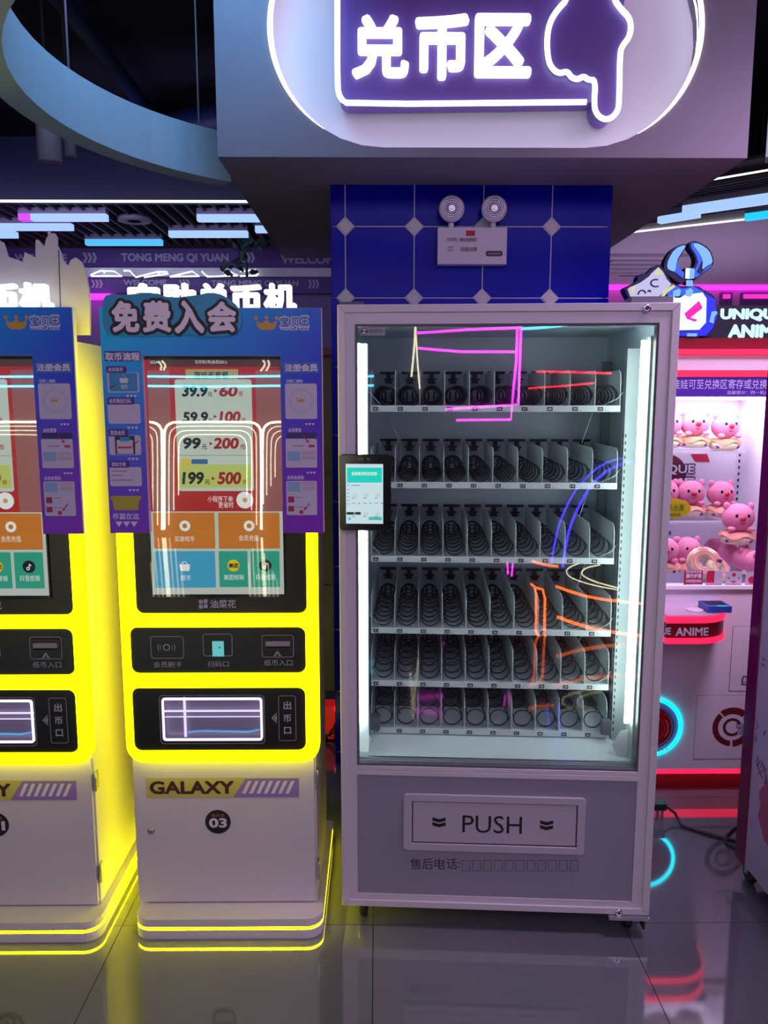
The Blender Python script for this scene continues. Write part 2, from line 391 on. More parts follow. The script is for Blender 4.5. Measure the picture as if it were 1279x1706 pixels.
# vine
vt = thing('hanging_vine', 'thin dark artificial vine with leaves in front of banners', 'plant', (0, 6.6, 0))
FV = Frame(0, 6.6); vb = nb(); stem = [(398, 372), (402, 388), (399, 400), (405, 418), (411, 440), (412, 462)]
sp = FV.pts(stem); tube(vb, [(x, 0.02*math.sin(i), z) for i, (x, z) in enumerate(sp)], 0.012, 6)
tube(vb, [(sp[3][0], 0, sp[3][1]), (sp[3][0]+0.16, 0.05, sp[3][1]+0.03), (sp[3][0]+0.24, 0.0, sp[3][1]+0.12)], 0.006, 5)
tube(vb, [(sp[4][0], 0, sp[4][1]), (sp[4][0]-0.13, -0.04, sp[4][1]+0.02), (sp[4][0]-0.2, 0.0, sp[4][1]-0.06)], 0.006, 5)
VG = M('dark_vine_green', (0.012, 0.035, 0.03), 0.6); obj('stem', vb, VG, vt)
leaf = nb(); L = [leaf.verts.new(c) for c in ((0, 0, 0), (0.018, -0.004, 0.02), (0.012, 0, 0.06), (0, 0.004, 0.075), (-0.012, 0, 0.06), (-0.018, -0.004, 0.02))]
leaf.faces.new((L[0], L[1], L[2], L[3])); leaf.faces.new((L[0], L[3], L[4], L[5])); lf = obj('leaf', leaf, VG, vt); lf.location = (sp[0][0], 0, sp[0][1])
for i in range(46):
    c = bpy.data.objects.new('leaf', lf.data); COL.objects.link(c); c.parent = vt
    k = random.random()
    if i < 26: a = sp[int(k*4.99)]; bx = a[0]+random.uniform(-.02, .03); bz = a[1]+random.uniform(-.1, .03)
    elif i < 36: bx = sp[3][0]+0.24*k; bz = sp[3][1]+0.03+0.09*k*k
    else: bx = sp[4][0]-0.2*k; bz = sp[4][1]+0.02-0.08*k*k
    c.location = (bx, random.uniform(-.02, .02), bz); c.rotation_euler = (random.uniform(-.6, .6), random.uniform(-2.6, 2.6), random.uniform(-1, 1)); c.scale = [random.uniform(0.8, 1.3)]*3
# cylinder downlights
def downlight(px0, px1, py0, Y, label, print_=False):
    a = at(px0, py0, Y); b = at(px1, py0, Y); r = (b.x-a.x)/2
    t = thing('downlight', label, 'light', ((a.x+b.x)/2, Y, a.z))
    hh = 0.34; obj('rod', tube(nb(), [(0, 0, hh+.0005), (0, 0, 3.75-a.z)], .008, 6), MATTE, t); obj('housing', lathe(nb(), [(r*0.86, 0), (r, 0), (r, hh), (r*0.5, hh)], 28), M('grey_lamp_paint', (0.30, 0.27, 0.38), 0.4), t)
    obj('reflector', lathe(nb(), [(r*0.3, 0.02), (r*0.62, 0.004), (r*0.84, -0.002), (r*0.84, 0.004), (r*0.3, 0.03)], 24), M('lamp_inner_blue', (0.18, 0.22, 0.42), 0.3), t)
    obj('lens', lathe(nb(), [(r*0.28, 0.008), (r*0.28, 0.022)], 20), M('lamp_lens', (0.4, 0.42, 0.6), 0.2), t)
downlight(64, 103, 271, 3.9, 'larger grey cylinder downlight beside ring soffit')
downlight(106, 127, 262, 4.05, 'smaller grey cylinder downlight right of the larger one')
# ---- far right: soffit, slats, lamps, magenta line, vent
zs = 3.0
pA, pB = atz(1060, 386.5, zs), atz(1300, 359.5, zs)
d = (pB-pA).normalized(); nrm = Vector((-d.y, d.x, 0)); nrm = nrm if nrm.y > 0 else -nrm
P0 = pA-d*2.2; P1 = pB+d*((5.4-pB.x)/d.x)
sf = nb(); lp = [(P0.x, P0.y), (P1.x, P1.y), (5.4, 10.0), (P0.x, 10.0)]
lp = [(x, y) for x, y in lp]
slab(sf, lp, zs, zs+0.3)
obj('soffit', sf, M('lilac_soffit', (0.60, 0.50, 0.64), 0.7, noise=0.03), kind='structure')
o = obj('led_strip', tube(nb(), [P0-nrm*0.012+d*1.9, P1-nrm*0.012], 0.007, 6), MC['soft_white_led']); tag(o, 'thin white light line along the near edge of lilac soffit at right', 'light')
qa, qb = atz(1190, 298.5, zs), atz(1290, 281.5, zs); dq = (qb-qa).normalized()
o = obj('led_strip', tube(nb(), [qa-dq*1.2, qb+dq*2.2], 0.006, 6), MC['soft_white_led']); tag(o, 'upper thin white light line beside dark slats at right', 'light')
sb = nb()
for k in range(30):
    s_ = k*0.055
    a = qa-dq*1.6+nrm*(0.25+s_); b_ = a+dq*5.5
    if ((a-pA).dot(nrm)) > -0.06: break
    u_ = dq; vv = [(a.x, a.y), (b_.x, b_.y), (b_.x+nrm.x*0.012, b_.y+nrm.y*0.012), (a.x+nrm.x*0.012, a.y+nrm.y*0.012)]
    slab(sb, vv, zs+0.02, zs+0.05)
o = obj('slat_ceiling', sb, M('grey_slat_right', (0.05, 0.04, 0.07), 0.6), kind='stuff')
bk_ = [qa-dq*1.6+nrm*.05, qb+dq*3+nrm*.05, P1-nrm*.03, P0-nrm*.03]
obj('added_slat_blackout', slab(nb(), [(v_.x, v_.y) for v_ in bk_], zs+.09, zs+.11), MATTE, kind='structure')  # added black sheet that keeps the space above the slats dark
lamp(1137, 1285, 0, 'long blue white linear lamp under slats at far right', px=(346, 324), h=0.06)
lamp(1096, 1163, 0, 'short lamp tapering behind the bulkhead at right', px=(364, 353))
lamp(1241, 1292, 0, 'bright cyan linear lamp at the right frame edge', px=(359, 352), mat='cyan_lamp2', col=(0.02, 0.6, 1.0))
FW = Frame(0, 9.5)
wl = FW.rect(1000, 470, 1300, 900)
o = obj('wall_hall_right', box(nb(), 2.0, 5.4, 9.5, 9.7, 0, zs), M('hall_wall_mauve', (0.40, 0.28, 0.42), 0.6), kind='structure')
pk = FW.rect(1000, 472, 1279, 484)
nt_ = obj('neon_tube', tube(nb(), [(2.2, 9.42, (pk[1]+pk[3])/2), (5.4, 9.42, (pk[1]+pk[3])/2)], 0.045, 8), glow('magenta_neon_far', (1.0, 0.02, 0.85), 3.0)); tag(nt_, 'magenta neon line along the top of far wall at right', 'light')
for (a, b_, lab) in ((1196, 1216, 'dark window with magenta rim on far wall, left of two'), (1230, 1300, 'dark window with magenta rim on far wall, right of two')):
    r = FW.rect(a, 488, b_, 560); t = thing('wall_panel', lab, 'panel', (0, 9.5, 0))
    obj('panel', box(nb(), r[0], r[2], -0.03, -0.001, r[1], r[3]), M('violet_window', (0.10, 0.07, 0.20), 0.2), t)
    obj('glow_strip', box(nb(), r[0]+0.03, r[2]-0.03, -0.05, -0.031, r[3]-0.07, r[3]-0.02), glow('rim_magenta', (1.0, 0.03, 0.5), 1.2), t)
# air conditioner cassette in soffit
vc = atz(1046, 440, zs)
t = thing('ceiling_vent', 'white ceiling air vent with a dark slot in lilac soffit', 'vent', (vc.x, vc.y, zs))
obj('frame', bevel(box(nb(), -0.38, 0.38, -0.55, 0.55, -0.03, -0.001), 0.008), M('vent_white', (0.62, 0.54, 0.66), 0.5), t)
for k in range(4): obj('louvre', box(nb(), -0.28, 0.28, -0.42+k*0.24, -0.27+k*0.24, -0.045, -0.031), M('vent_louvre', (0.5, 0.42, 0.55), 0.5), t)
obj('slot', box(nb(), 0.05, 0.25, 0.42, 0.46, -0.047, -0.031), MATTE, t)
# ================================================================== COLUMN of octagon tiles
CY = 3.40; CX0, CX1 = -0.197, 0.979
cb = nb(); slab(cb, [(p[0], p[1]) for p in rrect(CX0+0.004, CY+0.0035, CX1-0.004, CY+1.1, 0.03, 4)], 0, ZB)
cl = obj('column', cb, M('white_tile_grout', (0.62, 0.58, 0.66), 0.6), kind='structure')
BT = M('cobalt_glazed_tile', (0.001, 0.002, 0.42), 0.2, spec=0.12, noise=0.06)
WT = M('white_diamond_tile', (0.60, 0.56, 0.62), 0.3)
GX = [CX0, -0.136, 0.153, 0.442, 0.729, CX1]; p0 = 2.0898; DZ = 0.2903
GZs = [ZB]+[p0+DZ*k for k in (1, 0, -1, -2, -3, -4, -5, -6, -7)]+[0.0]
ct, g = 0.036, 0.0026
for i in range(5):
    for j in range(len(GZs)-1):
        xa, xb, zb, za = GX[i], GX[i+1], GZs[j], GZs[j+1]
        cl_l, cl_r, cu, cd = i > 0, i < 4, j > 0, j < len(GZs)-2
        xa += g*cl_l; xb -= g*cl_r; za += g*cd; zb -= g*cu
        c = lambda a, b: min(ct, (xb-xa)*0.9) if a and b else 0
        P = []
        k = c(cl_l, cd) ; P += [(xa, za+k), (xa+k, za)] if k else [(xa, za)]
        k = c(cl_r, cd) ; P += [(xb-k, za), (xb, za+k)] if k else [(xb, za)]
        k = c(cl_r, cu) ; P += [(xb, zb-k), (xb-k, zb)] if k else [(xb, zb)]
        k = c(cl_l, cu) ; P += [(xa+k, zb), (xa, zb-k)] if k else [(xa, zb)]
        bm = prism(nb(), [P], 0.0, 0.0034); bmesh.ops.bevel(bm, geom=[e for e in bm.edges if all(v.co.y < 0.001 for v in e.verts) and len(e.link_faces) == 2 and e.calc_face_angle(0) > .5], offset=0.0012, segments=1, affect='EDGES')
        o = obj('tile', bm, BT, cl); o.location = (0, CY, 0)
dm_ = None
for i in range(1, 5):
    for j in range(1, len(GZs)-1):
        k = ct-0.003
        if dm_ is None: o = obj('diamond_tile', prism(nb(), [[(-k, 0), (0, -k), (k, 0), (0, k)]], 0.0, 0.0042), WT, cl); dm_ = o.data
        else: o = bpy.data.objects.new('diamond_tile', dm_); COL.objects.link(o); o.parent = cl
        o.location = (GX[i], CY-0.001, GZs[j])
# emergency light on the column
EF = Frame(0, CY-0.05)
t = thing('emergency_light', 'white twin head emergency light box on blue tiled column', 'light', (0, CY-0.05, 0))
r = EF.rect(729, 379, 844, 440)
obj('battery_box', bevel(box(nb(), r[0], r[2], 0, 0.049, r[1], r[3]), 0.006), M('emergency_white', (0.66, 0.60, 0.72), 0.4), t)
for cx in (752.5, 823.5):
    c = EF.p(cx, 347, -0.02); rr = 0.052
    h = obj('lamp_head', lathe(nb(), [(rr*0.5, 0.045), (rr*0.9, 0.03), (rr, 0.0), (rr, -0.018), (rr*0.84, -0.022), (rr*0.80, -0.010)], 32, facing(c[0], -0.0, c[1], 0) @ Matrix.Scale(-1, 4, (0, 0, 1))), M('lamp_rim_white', (0.62, 0.58, 0.7), 0.3), t)
    obj('reflector', lathe(nb(), [(rr*0.80, 0.012), (rr*0.55, 0.008), (rr*0.30, 0.0), (rr*0.12, -0.002)], 28, facing(c[0], -0.012, c[1])), M('lamp_reflector', (0.42, 0.38, 0.50), 0.18, 0.8), h)
    bm = nb()
    for q in (0.72, 0.58, 0.44, 0.30):
        tube(bm, [(c[0]+rr*q*math.cos(a*math.pi/12), -0.026, c[1]+rr*q*math.sin(a*math.pi/12)) for a in range(24)], 0.0014, 4, True)
    for a in range(28):
        a_ = a*math.pi/14; tube(bm, [(c[0]+rr*.28*math.cos(a_), -.027, c[1]+rr*.28*math.sin(a_)), (c[0]+rr*.78*math.cos(a_), -.027, c[1]+rr*.78*math.sin(a_))], 0.0009, 3)
    obj('lens_ribs', bm, M('lens_ribs', (0.10, 0.08, 0.15), 0.3), h)
    obj('bulb', ball(nb(), (c[0], -0.03, c[1]), (0.006, 0.004, 0.006)), glow('tiny_bulb', (1, 0.85, 0.75), 0.5), h)
    obj('neck', lathe(nb(), [(0.008, 0), (0.012, 0.004), (0.012, 0.02), (0.007, 0.024)], 12, Matrix.Translation((c[0], 0.012, r[3]-0.001))), WHITE, t)
er = lambda a, b, c_, d_: EF.rect(a, b, c_, d_, -0.001)
obj('red_sticker', prism(nb(), [rrect(*er(776, 384, 791, 393), 0.001)], -0.001), M('red_print', (0.45, 0.01, 0.04), 0.5), t)
letters('lettering', [('消防应急照明灯', er(765, 396, 795, 403)), ('CCC', er(746, 410, 755, 418)), ('100%', er(745, 396, 762, 402)), ('回图田囤', er(767, 412, 794, 419))], M('grey_print', (0.13, 0.11, 0.18), 0.6), t, -0.0012)
obj('badge', prism(nb(), [rrect(*er(809, 418, 837, 427), 0.008)], -0.0012), INKK, t)
letters('badge_text', [('HONGXIN', er(812, 421, 833, 424))], M('grey_print_light', (0.45, 0.42, 0.5), 0.6), t, -0.0016)
# ================================================================== BIG NEON SIGN
SF = Frame(0, BY0+0.15)
GLOWP = M('recess_paint', (0.78, 0.74, 0.84), 0.6)
st = thing('illuminated_sign', 'large purple sign with lit white characters and pointing hand in bulkhead', 'sign', (0, BY0+0.15, 0))
obj('back_plate', prism(nb(), [stadium(SR+0.028)], -0.004, 0.0045), GLOWP, st)
bm = nb(); tube(bm, [(x, -0.085, z) for x, z in stadium(SR+0.018, 24)], 0.009, 8, True)
obj('rim_light', bm, glow('rim_white', (0.88, 0.80, 1.0), 4.2), st)
for sgn, a0 in ((1, -62), (-1, 118)):
    bm = nb()
    arc = [(SX+sgn*SHW+(SR-0.001)*math.cos(math.radians(a0+4*k)), -0.152, SZ+(SR-0.001)*math.sin(math.radians(a0+4*k))) for k in range(31)]
    tube(bm, arc, [0.001+0.0095*math.sin(math.pi*k/30) for k in range(31)], 8)
    obj('edge_light', bm, glow('edge_white', (1.0, 0.97, 0.86), 1.5), st)
PS = SF.rect; dS = -0.10
hand = [(936, -60), (925, -20), (945, 2), (925, 22), (912, 45), (908, 75), (911, 108), (920, 122), (930, 127), (942, 123), (949, 134), (960, 137), (969, 131), (977, 138), (989, 137), (986, 182), (992, 196), (1003, 203), (1015, 201), (1025, 190), (1028, 176), (1029, 92), (1034, 80), (1044, 68), (1048, 50), (1044, 34), (1032, 22), (1020, 6), (1016, -15), (1010, -45), (990, -62)]
hp = SF.pts(hand, dS)
def smooth(P, it=2, closed=True):
    for _ in range(it):
        Q = []
        m = len(P)
        rng = range(m) if closed else range(m-1)
        if not closed: Q.append(P[0])
        for i in rng:
            a, b = Vector(P[i]), Vector(P[(i+1) % m]); Q += [tuple(a*.75+b*.25), tuple(a*.25+b*.75)]
        if not closed: Q.append(P[-1])
        P = Q
    return P
hp = smooth(hp, 2)
bx = [SF.p(x, y, dS) for x, y in ((975, 172), (580, 176), (566, 165), (562, 145), (562, 0), (562, -150), (580, -172), (900, -172))]
panel = SF.pts([(1000, 170), (580, 176), (568, 168), (563, 150), (561, 0), (561, -170), (1040, -170), (1040, 0), (1030, 60), (1025, 172)], dS)
PURS = M('violet_sign_face', (0.17, 0.085, 0.42), 0.35)
obj('sign_panel', prism(nb(), [panel], dS-0.0, -0.02), PURS, st)
obj('hand_panel', prism(nb(), [hp], dS-0.012, -0.0201), M('violet_hand_face', (0.155, 0.08, 0.40), 0.35), st)
ht = nb(); tube(ht, [(x, dS-0.024, z) for x, z in hp], 0.0105, 8, True); obj('hand_outline', ht, glow('neon_cool', (0.86, 0.98, 1.0), 1.9), st)
bt = nb(); tube(bt, [(x, dS-0.012, z) for x, z in smooth(bx, 1, False)], 0.0105, 8); obj('frame_outline', bt, MC['neon_cool'], st)
bm = nb()
for s, q in (('兑', (586, 29, 681, 133)), ('币', (691, 27, 780, 135)), ('区', (790, 27, 884, 131))):
    put(bm, s, *PS(*q, dS), dS-0.012, 0.042, 0.024)
obj('sign_characters', bm, glow('char_white', (0.88, 1.0, 1.0), 1.7), st)
# ================================================================== KIOSKS
KY = 2.30
K = Frame(at(378, 1265, KY).x, KY)
kq = lambda x, y, d=0: K.p(x, y, d)
def build_kiosk(label):
    t = thing('coin_kiosk', label, 'kiosk', tuple(K.o))
    BW = M('kiosk_white', (0.72, 0.68, 0.75), 0.38, noise=0.015)
    # plinth
    pz = 0.066; fx0 = kq(222, 1550, -0.08)[0]; fx1 = kq(537, 1550, -0.08)[0]
    def ol(i): # outline with rounded front corners
        r = 0.05; P = []
        for cx, cy, a in ((fx1-i-r, -0.08+i+r, 270), (fx1-i-0.005, 0.49-i, 0), (fx0+i+0.005, 0.49-i, 90), (fx0+i+r, -0.08+i+r, 180)):
            rr = r if cy < 0.2 else 0.005
            P += [(cx+rr*math.cos(math.radians(a+k*15)), cy+rr*math.sin(math.radians(a+k*15))) for k in range(7)]
        return P
    pl = obj('plinth', slab(nb(), ol(0.0), 0.0, 0.030), BW, t)
    obj('light_strip', slab(nb(), ol(0.003), 0.0301, 0.0399), YELS, pl)
    obj('plinth_top', slab(nb(), ol(0.0), 0.040, pz), BW, pl)
    # lower cabinet
    r0 = K.rect(228, 1268, 523, 1496); zt = kq(378, 1262)[1]
    x0_, x1_ = r0[0], r0[2]
    body = obj('body', box(nb(), x0_-0.008, x1_+0.008, 0.012, 0.44, pz, 1.83), BW, t)
    dr = obj('door', bevel(box(nb(), x0_-0.002, x1_+0.002, 0.0, 0.0115, pz+0.006, zt), 0.003), BW, t)
    YST = M('sticker_yellow', (0.62, 0.56, 0.14), 0.5); VST = M('sticker_violet', (0.34, 0.20, 0.62), 0.5)
    a = K.rect(243, 1296, 498, 1329, -0.001)
    obj('sticker', prism(nb(), [[(a[0], a[1]), (a[2], a[1]), (a[2], a[3]), (a[0], a[3])]], -0.0008), YST, dr)
    p_ = [kq(389, 1328, -.001), kq(498, 1328, -.001), kq(498, 1297, -.001), kq(409, 1297, -.001)]
    obj('sticker_violet_end', prism(nb(), [p_], -0.0012), VST, dr)
    bm = nb()
    for k in range(7):
        x = 403+k*12; prism(bm, [[kq(x, 1322, -.001), kq(x+6, 1322, -.001), kq(x+16, 1301, -.001), kq(x+10, 1301, -.001)]], -0.0016)
    obj('sticker_stripes', bm, INKW, dr)
    letters('sticker_lettering', [('GALAXY', K.rect(249, 1301, 390, 1323, -.001))], M('sticker_brown', (0.07, 0.02, 0.02), 0.5), dr, -0.0012, 0.045)
    c = kq(252, 1384); l = obj('lock', lathe(nb(), [(0.011, 0), (0.011, 0.004), (0.009, 0.006), (0.004, 0.007)], 20, facing(c[0], 0, c[1])), STEEL, dr)
    obj('keyhole', box(nb(), c[0]-.0008, c[0]+.0008, -.0078, -.0065, c[1]-.003, c[1]+.003), MATTE, l)
    c = kq(363, 1369); obj('number_badge', lathe(nb(), [(0.040, 0), (0.040, 0.0012)], 36, facing(c[0], 0, c[1])), M('badge_black', (0.018, 0.016, 0.02), 0.4), dr)
    letters('badge_small_text', [('宝贝王', K.rect(352, 1356, 374, 1361, -.002))], M('badge_orange', (0.5, 0.16, 0.03), 0.5), dr, -0.0018, 0.03)
    for py in (1300, 1452):
        zc_ = kq(523, py)[1]; h = obj('hinge', bevel(box(nb(), x1_+0.008, x1_+0.0125, 0.0, 0.034, zc_-0.028, zc_+0.028), 0.001), STEEL, t)
        obj('hinge_pin', tube(nb(), [(x1_+0.0125, 0.008, zc_-0.03), (x1_+0.0125, 0.008, zc_+0.03)], 0.0035, 8), STEEL, h)
    # yellow light frame
    d = -0.035
    fo = K.rect(199, 700, 533, 1272, d); fx0, fx1 = kq(206, 1150, d)[0], kq(531, 1150, d)[0]; fz0 = kq(370, 1270, d)[1]; fz1 = kq(370, 520, d)[1]
    outer = rrect(fx0, fz0, fx1, fz1, 0.055, 8)
    o1 = K.rect(216, 560, 508, 1022.5, d); o2 = K.rect(217, 1045, 509, 1122, d); o3 = K.rect(221, 1146, 509, 1251, d)
    holes = [rrect(*o1, 0.024), rrect(*o2, 0.022), rrect(*o3, 0.022)]
    obj('light_frame', prism(nb(), [outer]+holes, d, d+0.03), YEL, t)
    obj('frame_back', prism(nb(), [rrect(fx0+.004, fz0+.004, fx1-.004, fz1, 0.05, 6)], d+0.0305, 0.0118), BW, t)
    g_ = 0.0005; pd = d+0.004
    def panel(nm, q, holes_=()):
        return obj(nm, prism(nb(), [rrect(q[0]+g_, q[1]+g_, q[2]-g_, q[3]-g_, 0.023)]+list(holes_), pd, d+0.03), PANELK, t)
    obj('added_side_strip', box(nb(), x0_-.0145, x0_-.0082, .05, .20, .12, 1.75), M('added_strip_yellow', (0.8, 0.75, 0.0), 0.5, emit=(1.0, 0.93, 0.0), es=1.7), t)  # hidden strip added to throw yellow onto the neighbouring kiosk's side
    # display
    dp = panel('display_panel', o1)
    dd = pd-0.006
    bz = K.rect(241, 592, 472, 996, dd); obj('bezel', prism(nb(), [rrect(*bz, 0.003)], dd, pd-0.0002), BLACK, dp)
    def sr(x0, y0, x1, y1): return K.rect(x0, y0, x1, y1, dd)
    def flat(nm, rr, mat, lay, rad=0.0, par=dp):
        return obj(nm, prism(nb(), [rrect(*rr, rad) if rad else rrect(*rr, 0.0002, 1)], dd-0.0004-lay*0.0003), mat, par)
    flat('screen', sr(249, 599, 469, 990), screen('screen_red', (0.42, 0.012, 0.018), .75), 0)
    flat('screen_wing', sr(249, 617, 286, 852), screen('screen_wing', (0.30, 0.10, 0.10), .75), 1)
    flat('screen_wing', sr(428, 617, 469, 852), screen('screen_wing', (0.30, 0.10, 0.10), .75), 1)
    flat('screen_top', sr(249, 599, 469, 611), screen('screen_top', (0.10, 0.03, 0.035), .7), 1)
    flat('price_card', sr(294, 632, 421, 818), screen('card_grey', (0.50, 0.58, 0.50), .8), 2, 0.008)
    flat('price_card_line', sr(295, 758, 419, 759.5), screen('card_line', (0.3, 0.34, 0.33), .8), 3)
    flat('price_card_highlight', sr(297, 774, 419, 812), screen('card_lime', (0.46, 0.55, 0.13), .8), 3, 0.003)
    flat('title_plate', sr(309, 615, 397, 632), screen('card_gold', (0.42, 0.30, 0.12), .8), 3, 0.002)
    flat('lower_screen', sr(252, 852, 472, 990), screen('screen_pale', (0.50, 0.56, 0.50), .8), 1)
    OR = screen('tile_orange', (0.55, 0.17, 0.015), .8); TE = screen('tile_teal', (0.015, 0.30, 0.20), .9); BL = screen('tile_blue', (0.04, 0.32, 0.52), .85)
    flat('button_tile', sr(256, 854, 358, 914), OR, 2, 0.003); flat('button_tile', sr(364, 854, 466, 914), OR, 2, 0.003)
    flat('button_tile', sr(258, 918, 359, 979), BL, 2, 0.003); flat('button_tile', sr(365, 918, 413, 978), TE, 2, 0.003); flat('button_tile', sr(418, 918, 466, 978), TE, 2, 0.003)
    y4 = dd-0.0004-5*0.0003
    letters('price_text', [('39.9', sr(303, 642, 346, 661)), ('59.9', sr(304, 686, 347, 704)), ('99', sr(305, 729, 335, 748)), ('199', sr(303, 786, 340, 807))], screen('ink_navy', (0.004, 0.006, 0.03), .3), dp, y4, 0.05, shear=0.12)
    letters('coin_text', [('60', sr(365, 642, 396, 661)), ('100', sr(365, 685, 401, 704)), ('200', sr(355, 729, 398, 748)), ('500', sr(362, 786, 402, 807))], screen('ink_red', (0.30, 0.004, 0.02), .8), dp, y4, 0.05, shear=0.15)
    letters('unit_text', [('元', sr(346, 653, 354, 661)), ('元', sr(347, 697, 355, 704)), ('元', sr(336, 740, 345, 749)), ('元', sr(341, 799, 350, 807)), ('游戏币套餐', sr(323, 619, 381, 631))], MC['ink_navy'], dp, y4, 0.02)
    bm = nb()
    for s, q in (('币', (397, 652, 405, 661)), ('币', (402, 696, 410, 704)), ('币', (400, 740, 410, 749)), ('币', (404, 799, 412, 807))): put(bm, s, *sr(*q), y4, 0.02)
    for x, y in ((357, 651), (356, 694), (349, 739), (353, 797)):
        prism(bm, [[K.p(x, y-3, dd), K.p(x+6, y, dd), K.p(x, y+3, dd)]], y4)
    obj('coin_unit_text', bm, MC['ink_red'], dp)
    duck = flat('promo_ribbon', sr(319, 765, 346, 773), screen('ribbon_blue', (0.03, 0.12, 0.30), .8), 4, 0.001)
    SW = screen('screen_white', (0.72, 0.74, 0.72), .9)
    flat('promo_mark', sr(302, 764, 318, 777), screen('promo_yellow', (0.55, 0.45, 0.04), .9), 4, 0.004)
    letters('screen_text', [('2024', sr(250, 601, 262, 606)), ('兑币机2号(会员2021)', sr(325, 600, 378, 607)), ('小程序下单', sr(346, 826, 388, 836)), ('更省时', sr(364, 836, 389, 846)),
        ('买游戏币', sr(291, 893, 324, 902)), ('会员充值', sr(398, 891, 431, 901)), ('提币', sr(301, 958, 318, 967)), ('美团核销', sr(373, 957, 406, 966)), ('抖音核销', sr(426, 956, 459, 966))], SW, dp, y4, 0.01)
    def disc(nm, cx, cy, rpx, mat, lay):
        c = K.p(cx, cy, dd); rr = rpx/FP*2.30
        return obj(nm, prism(nb(), [circle(c[0], c[1], rr)], dd-0.0004-lay*0.0003), mat, dp)
    disc('round_code_card', 408, 833, 14, SW, 4); disc('coin_icon', 308, 876, 9, SW, 4); disc('coin_icon', 415, 876, 9, SW, 4)
    disc('coin_star', 308, 876, 4, OR, 5); disc('coin_star', 415, 876, 4, OR, 5); disc('crown_dot', 408, 833, 4, screen('crown_gold_s', (0.55, 0.35, 0.08), .8), 5)
    disc('app_icon', 389, 942, 10, screen('icon_yellow', (0.65, 0.48, 0.02), .9), 4); disc('app_icon', 442, 942, 10.5, MC['ink_navy'], 4)
    letters('app_icon_text', [('美团', sr(381, 938, 397, 946))], MC['ink_navy'], dp, y4, 0.04)
    bm = nb(); c = K.p(440.5, 945, dd); rr = 0.0052
    prism(bm, [circle(c[0], c[1], rr, 20), circle(c[0], c[1], rr*.5, 14)], y4)
    prism(bm, [[(c[0]+rr*.55, c[1]), (c[0]+rr, c[1]), (c[0]+rr, c[1]+.0095), (c[0]+rr+.005, c[1]+.0065), (c[0]+rr+.005, c[1]+.0095), (c[0]+rr, c[1]+.014), (c[0]+rr*.55, c[1]+.014)]], y4-.0001)
    obj('app_icon_note', bm, SW, dp)
    bm = nb(); q = sr(299, 940, 317, 951)
    prism(bm, [[(q[0], q[3]), (q[2], q[3]), (q[2]-.003, q[1]), (q[0]+.003, q[1])]], y4); tube(bm, [(q[0]+.008, y4, q[3]), (q[0]+.012, y4, q[3]+.007), (q[2]-.012, y4, q[3]+.007), (q[2]-.008, y4, q[3])], 0.0012, 5)
    obj('basket_icon', bm, SW, dp)
    obj('screen_glass', prism(nb(), [rrect(*K.rect(243, 594, 470, 994, dd-.003), .002)], dd-0.0032, dd-0.0026), SCRG, dp)
    GP = M('panel_grey_print', (0.52, 0.50, 0.55), 0.5)
    pk_ = pd-0.0006
    pr_ = lambda *q: K.rect(*q, pd)
    letters('maker_lettering', [('油菜花', pr_(350, 999, 393, 1013))], GP, dp, pk_, 0.03)
    bm = nb()
    for x, y in ((331, 999), (339, 998), (331, 1007), (339, 1006)): prism(bm, [rrect(*pr_(x, y, x+7, y+7), .004)], pk_)
    obj('maker_mark', bm, GP, dp)
    # reader panel
    rp = panel('reader_panel', o2)
    def outline(nm, q, rad, par, th=0.0016, mat=GP):
        a = pr_(*q); return obj(nm, prism(nb(), [rrect(*a, rad), rrect(a[0]+th, a[1]+th, a[2]-th, a[3]-th, rad-th)], pk_), mat, par)
    outline('card_outline', (251, 1060, 306, 1097), .008, rp); outline('scan_outline', (338, 1056, 387, 1093), .008, rp); outline('note_outline', (436, 1058, 489, 1095), .008, rp)
    letters('panel_text', [('会员刷卡', pr_(256, 1102, 303, 1112)), ('扫码口', pr_(346, 1101, 381, 1111)), ('纸币入口', pr_(440, 1099, 487, 1109)), ('(', pr_(262.5, 1072, 265, 1085)), ('(', pr_(266.5, 1074, 268.5, 1083)), (')', pr_(286, 1074, 288, 1083)), (')', pr_(289.5, 1072, 292, 1085))], GP, rp, pk_, 0.01)
    c = K.p(277.5, 1078.5, pd); obj('card_ring', prism(nb(), [circle(c[0], c[1], .0105), circle(c[0], c[1], .0078)], pk_), GP, rp)
    obj('scanner_window', bevel(box(nb(), *[v for v in (pr_(354, 1068, 373, 1093)[0], pr_(354, 1068, 373, 1093)[2])], pd-.004, pd-.0007, pr_(354, 1068, 373, 1093)[1], pr_(354, 1068, 373, 1093)[3]), .001), glow('scanner_teal', (0.12, 0.50, 0.52), 1.0), rp)
    c = K.p(366, 1078, pd); obj('scanner_eye', prism(nb(), [circle(c[0], c[1], .0025, 12)], pd-.0045), INKK, rp)
    q = pr_(440, 1062, 486, 1081); sl = obj('note_slot', prism(nb(), [rrect(*q, .002), rrect(q[0]+.005, q[1]+.004, q[2]-.005, q[3]-.004, .001)], pd-.008, pd-.0006), M('slot_dark', (0.05, 0.045, 0.035), 0.3), rp)
    obj('note_bar', bevel(box(nb(), q[0]+.004, q[2]-.004, pd-.006, pd-.0012, q[1]+.010, q[3]-.010), .002), M('slot_steel', (0.42, 0.40, 0.38), 0.3), sl)
    bm = nb(); a = pr_(455, 1084, 469, 1093)
    for s_ in (0, .005): prism(bm, [[(a[0]+s_, a[1]), (a[0]+.003+s_, a[1]), ((a[0]+a[2])/2, a[3]-.003-s_*.6), (a[2]-.003-s_, a[1]), (a[2]-s_, a[1]), ((a[0]+a[2])/2, a[3]-s_*.6)]], pk_)
    obj('arrow_mark', bm, GP, rp)
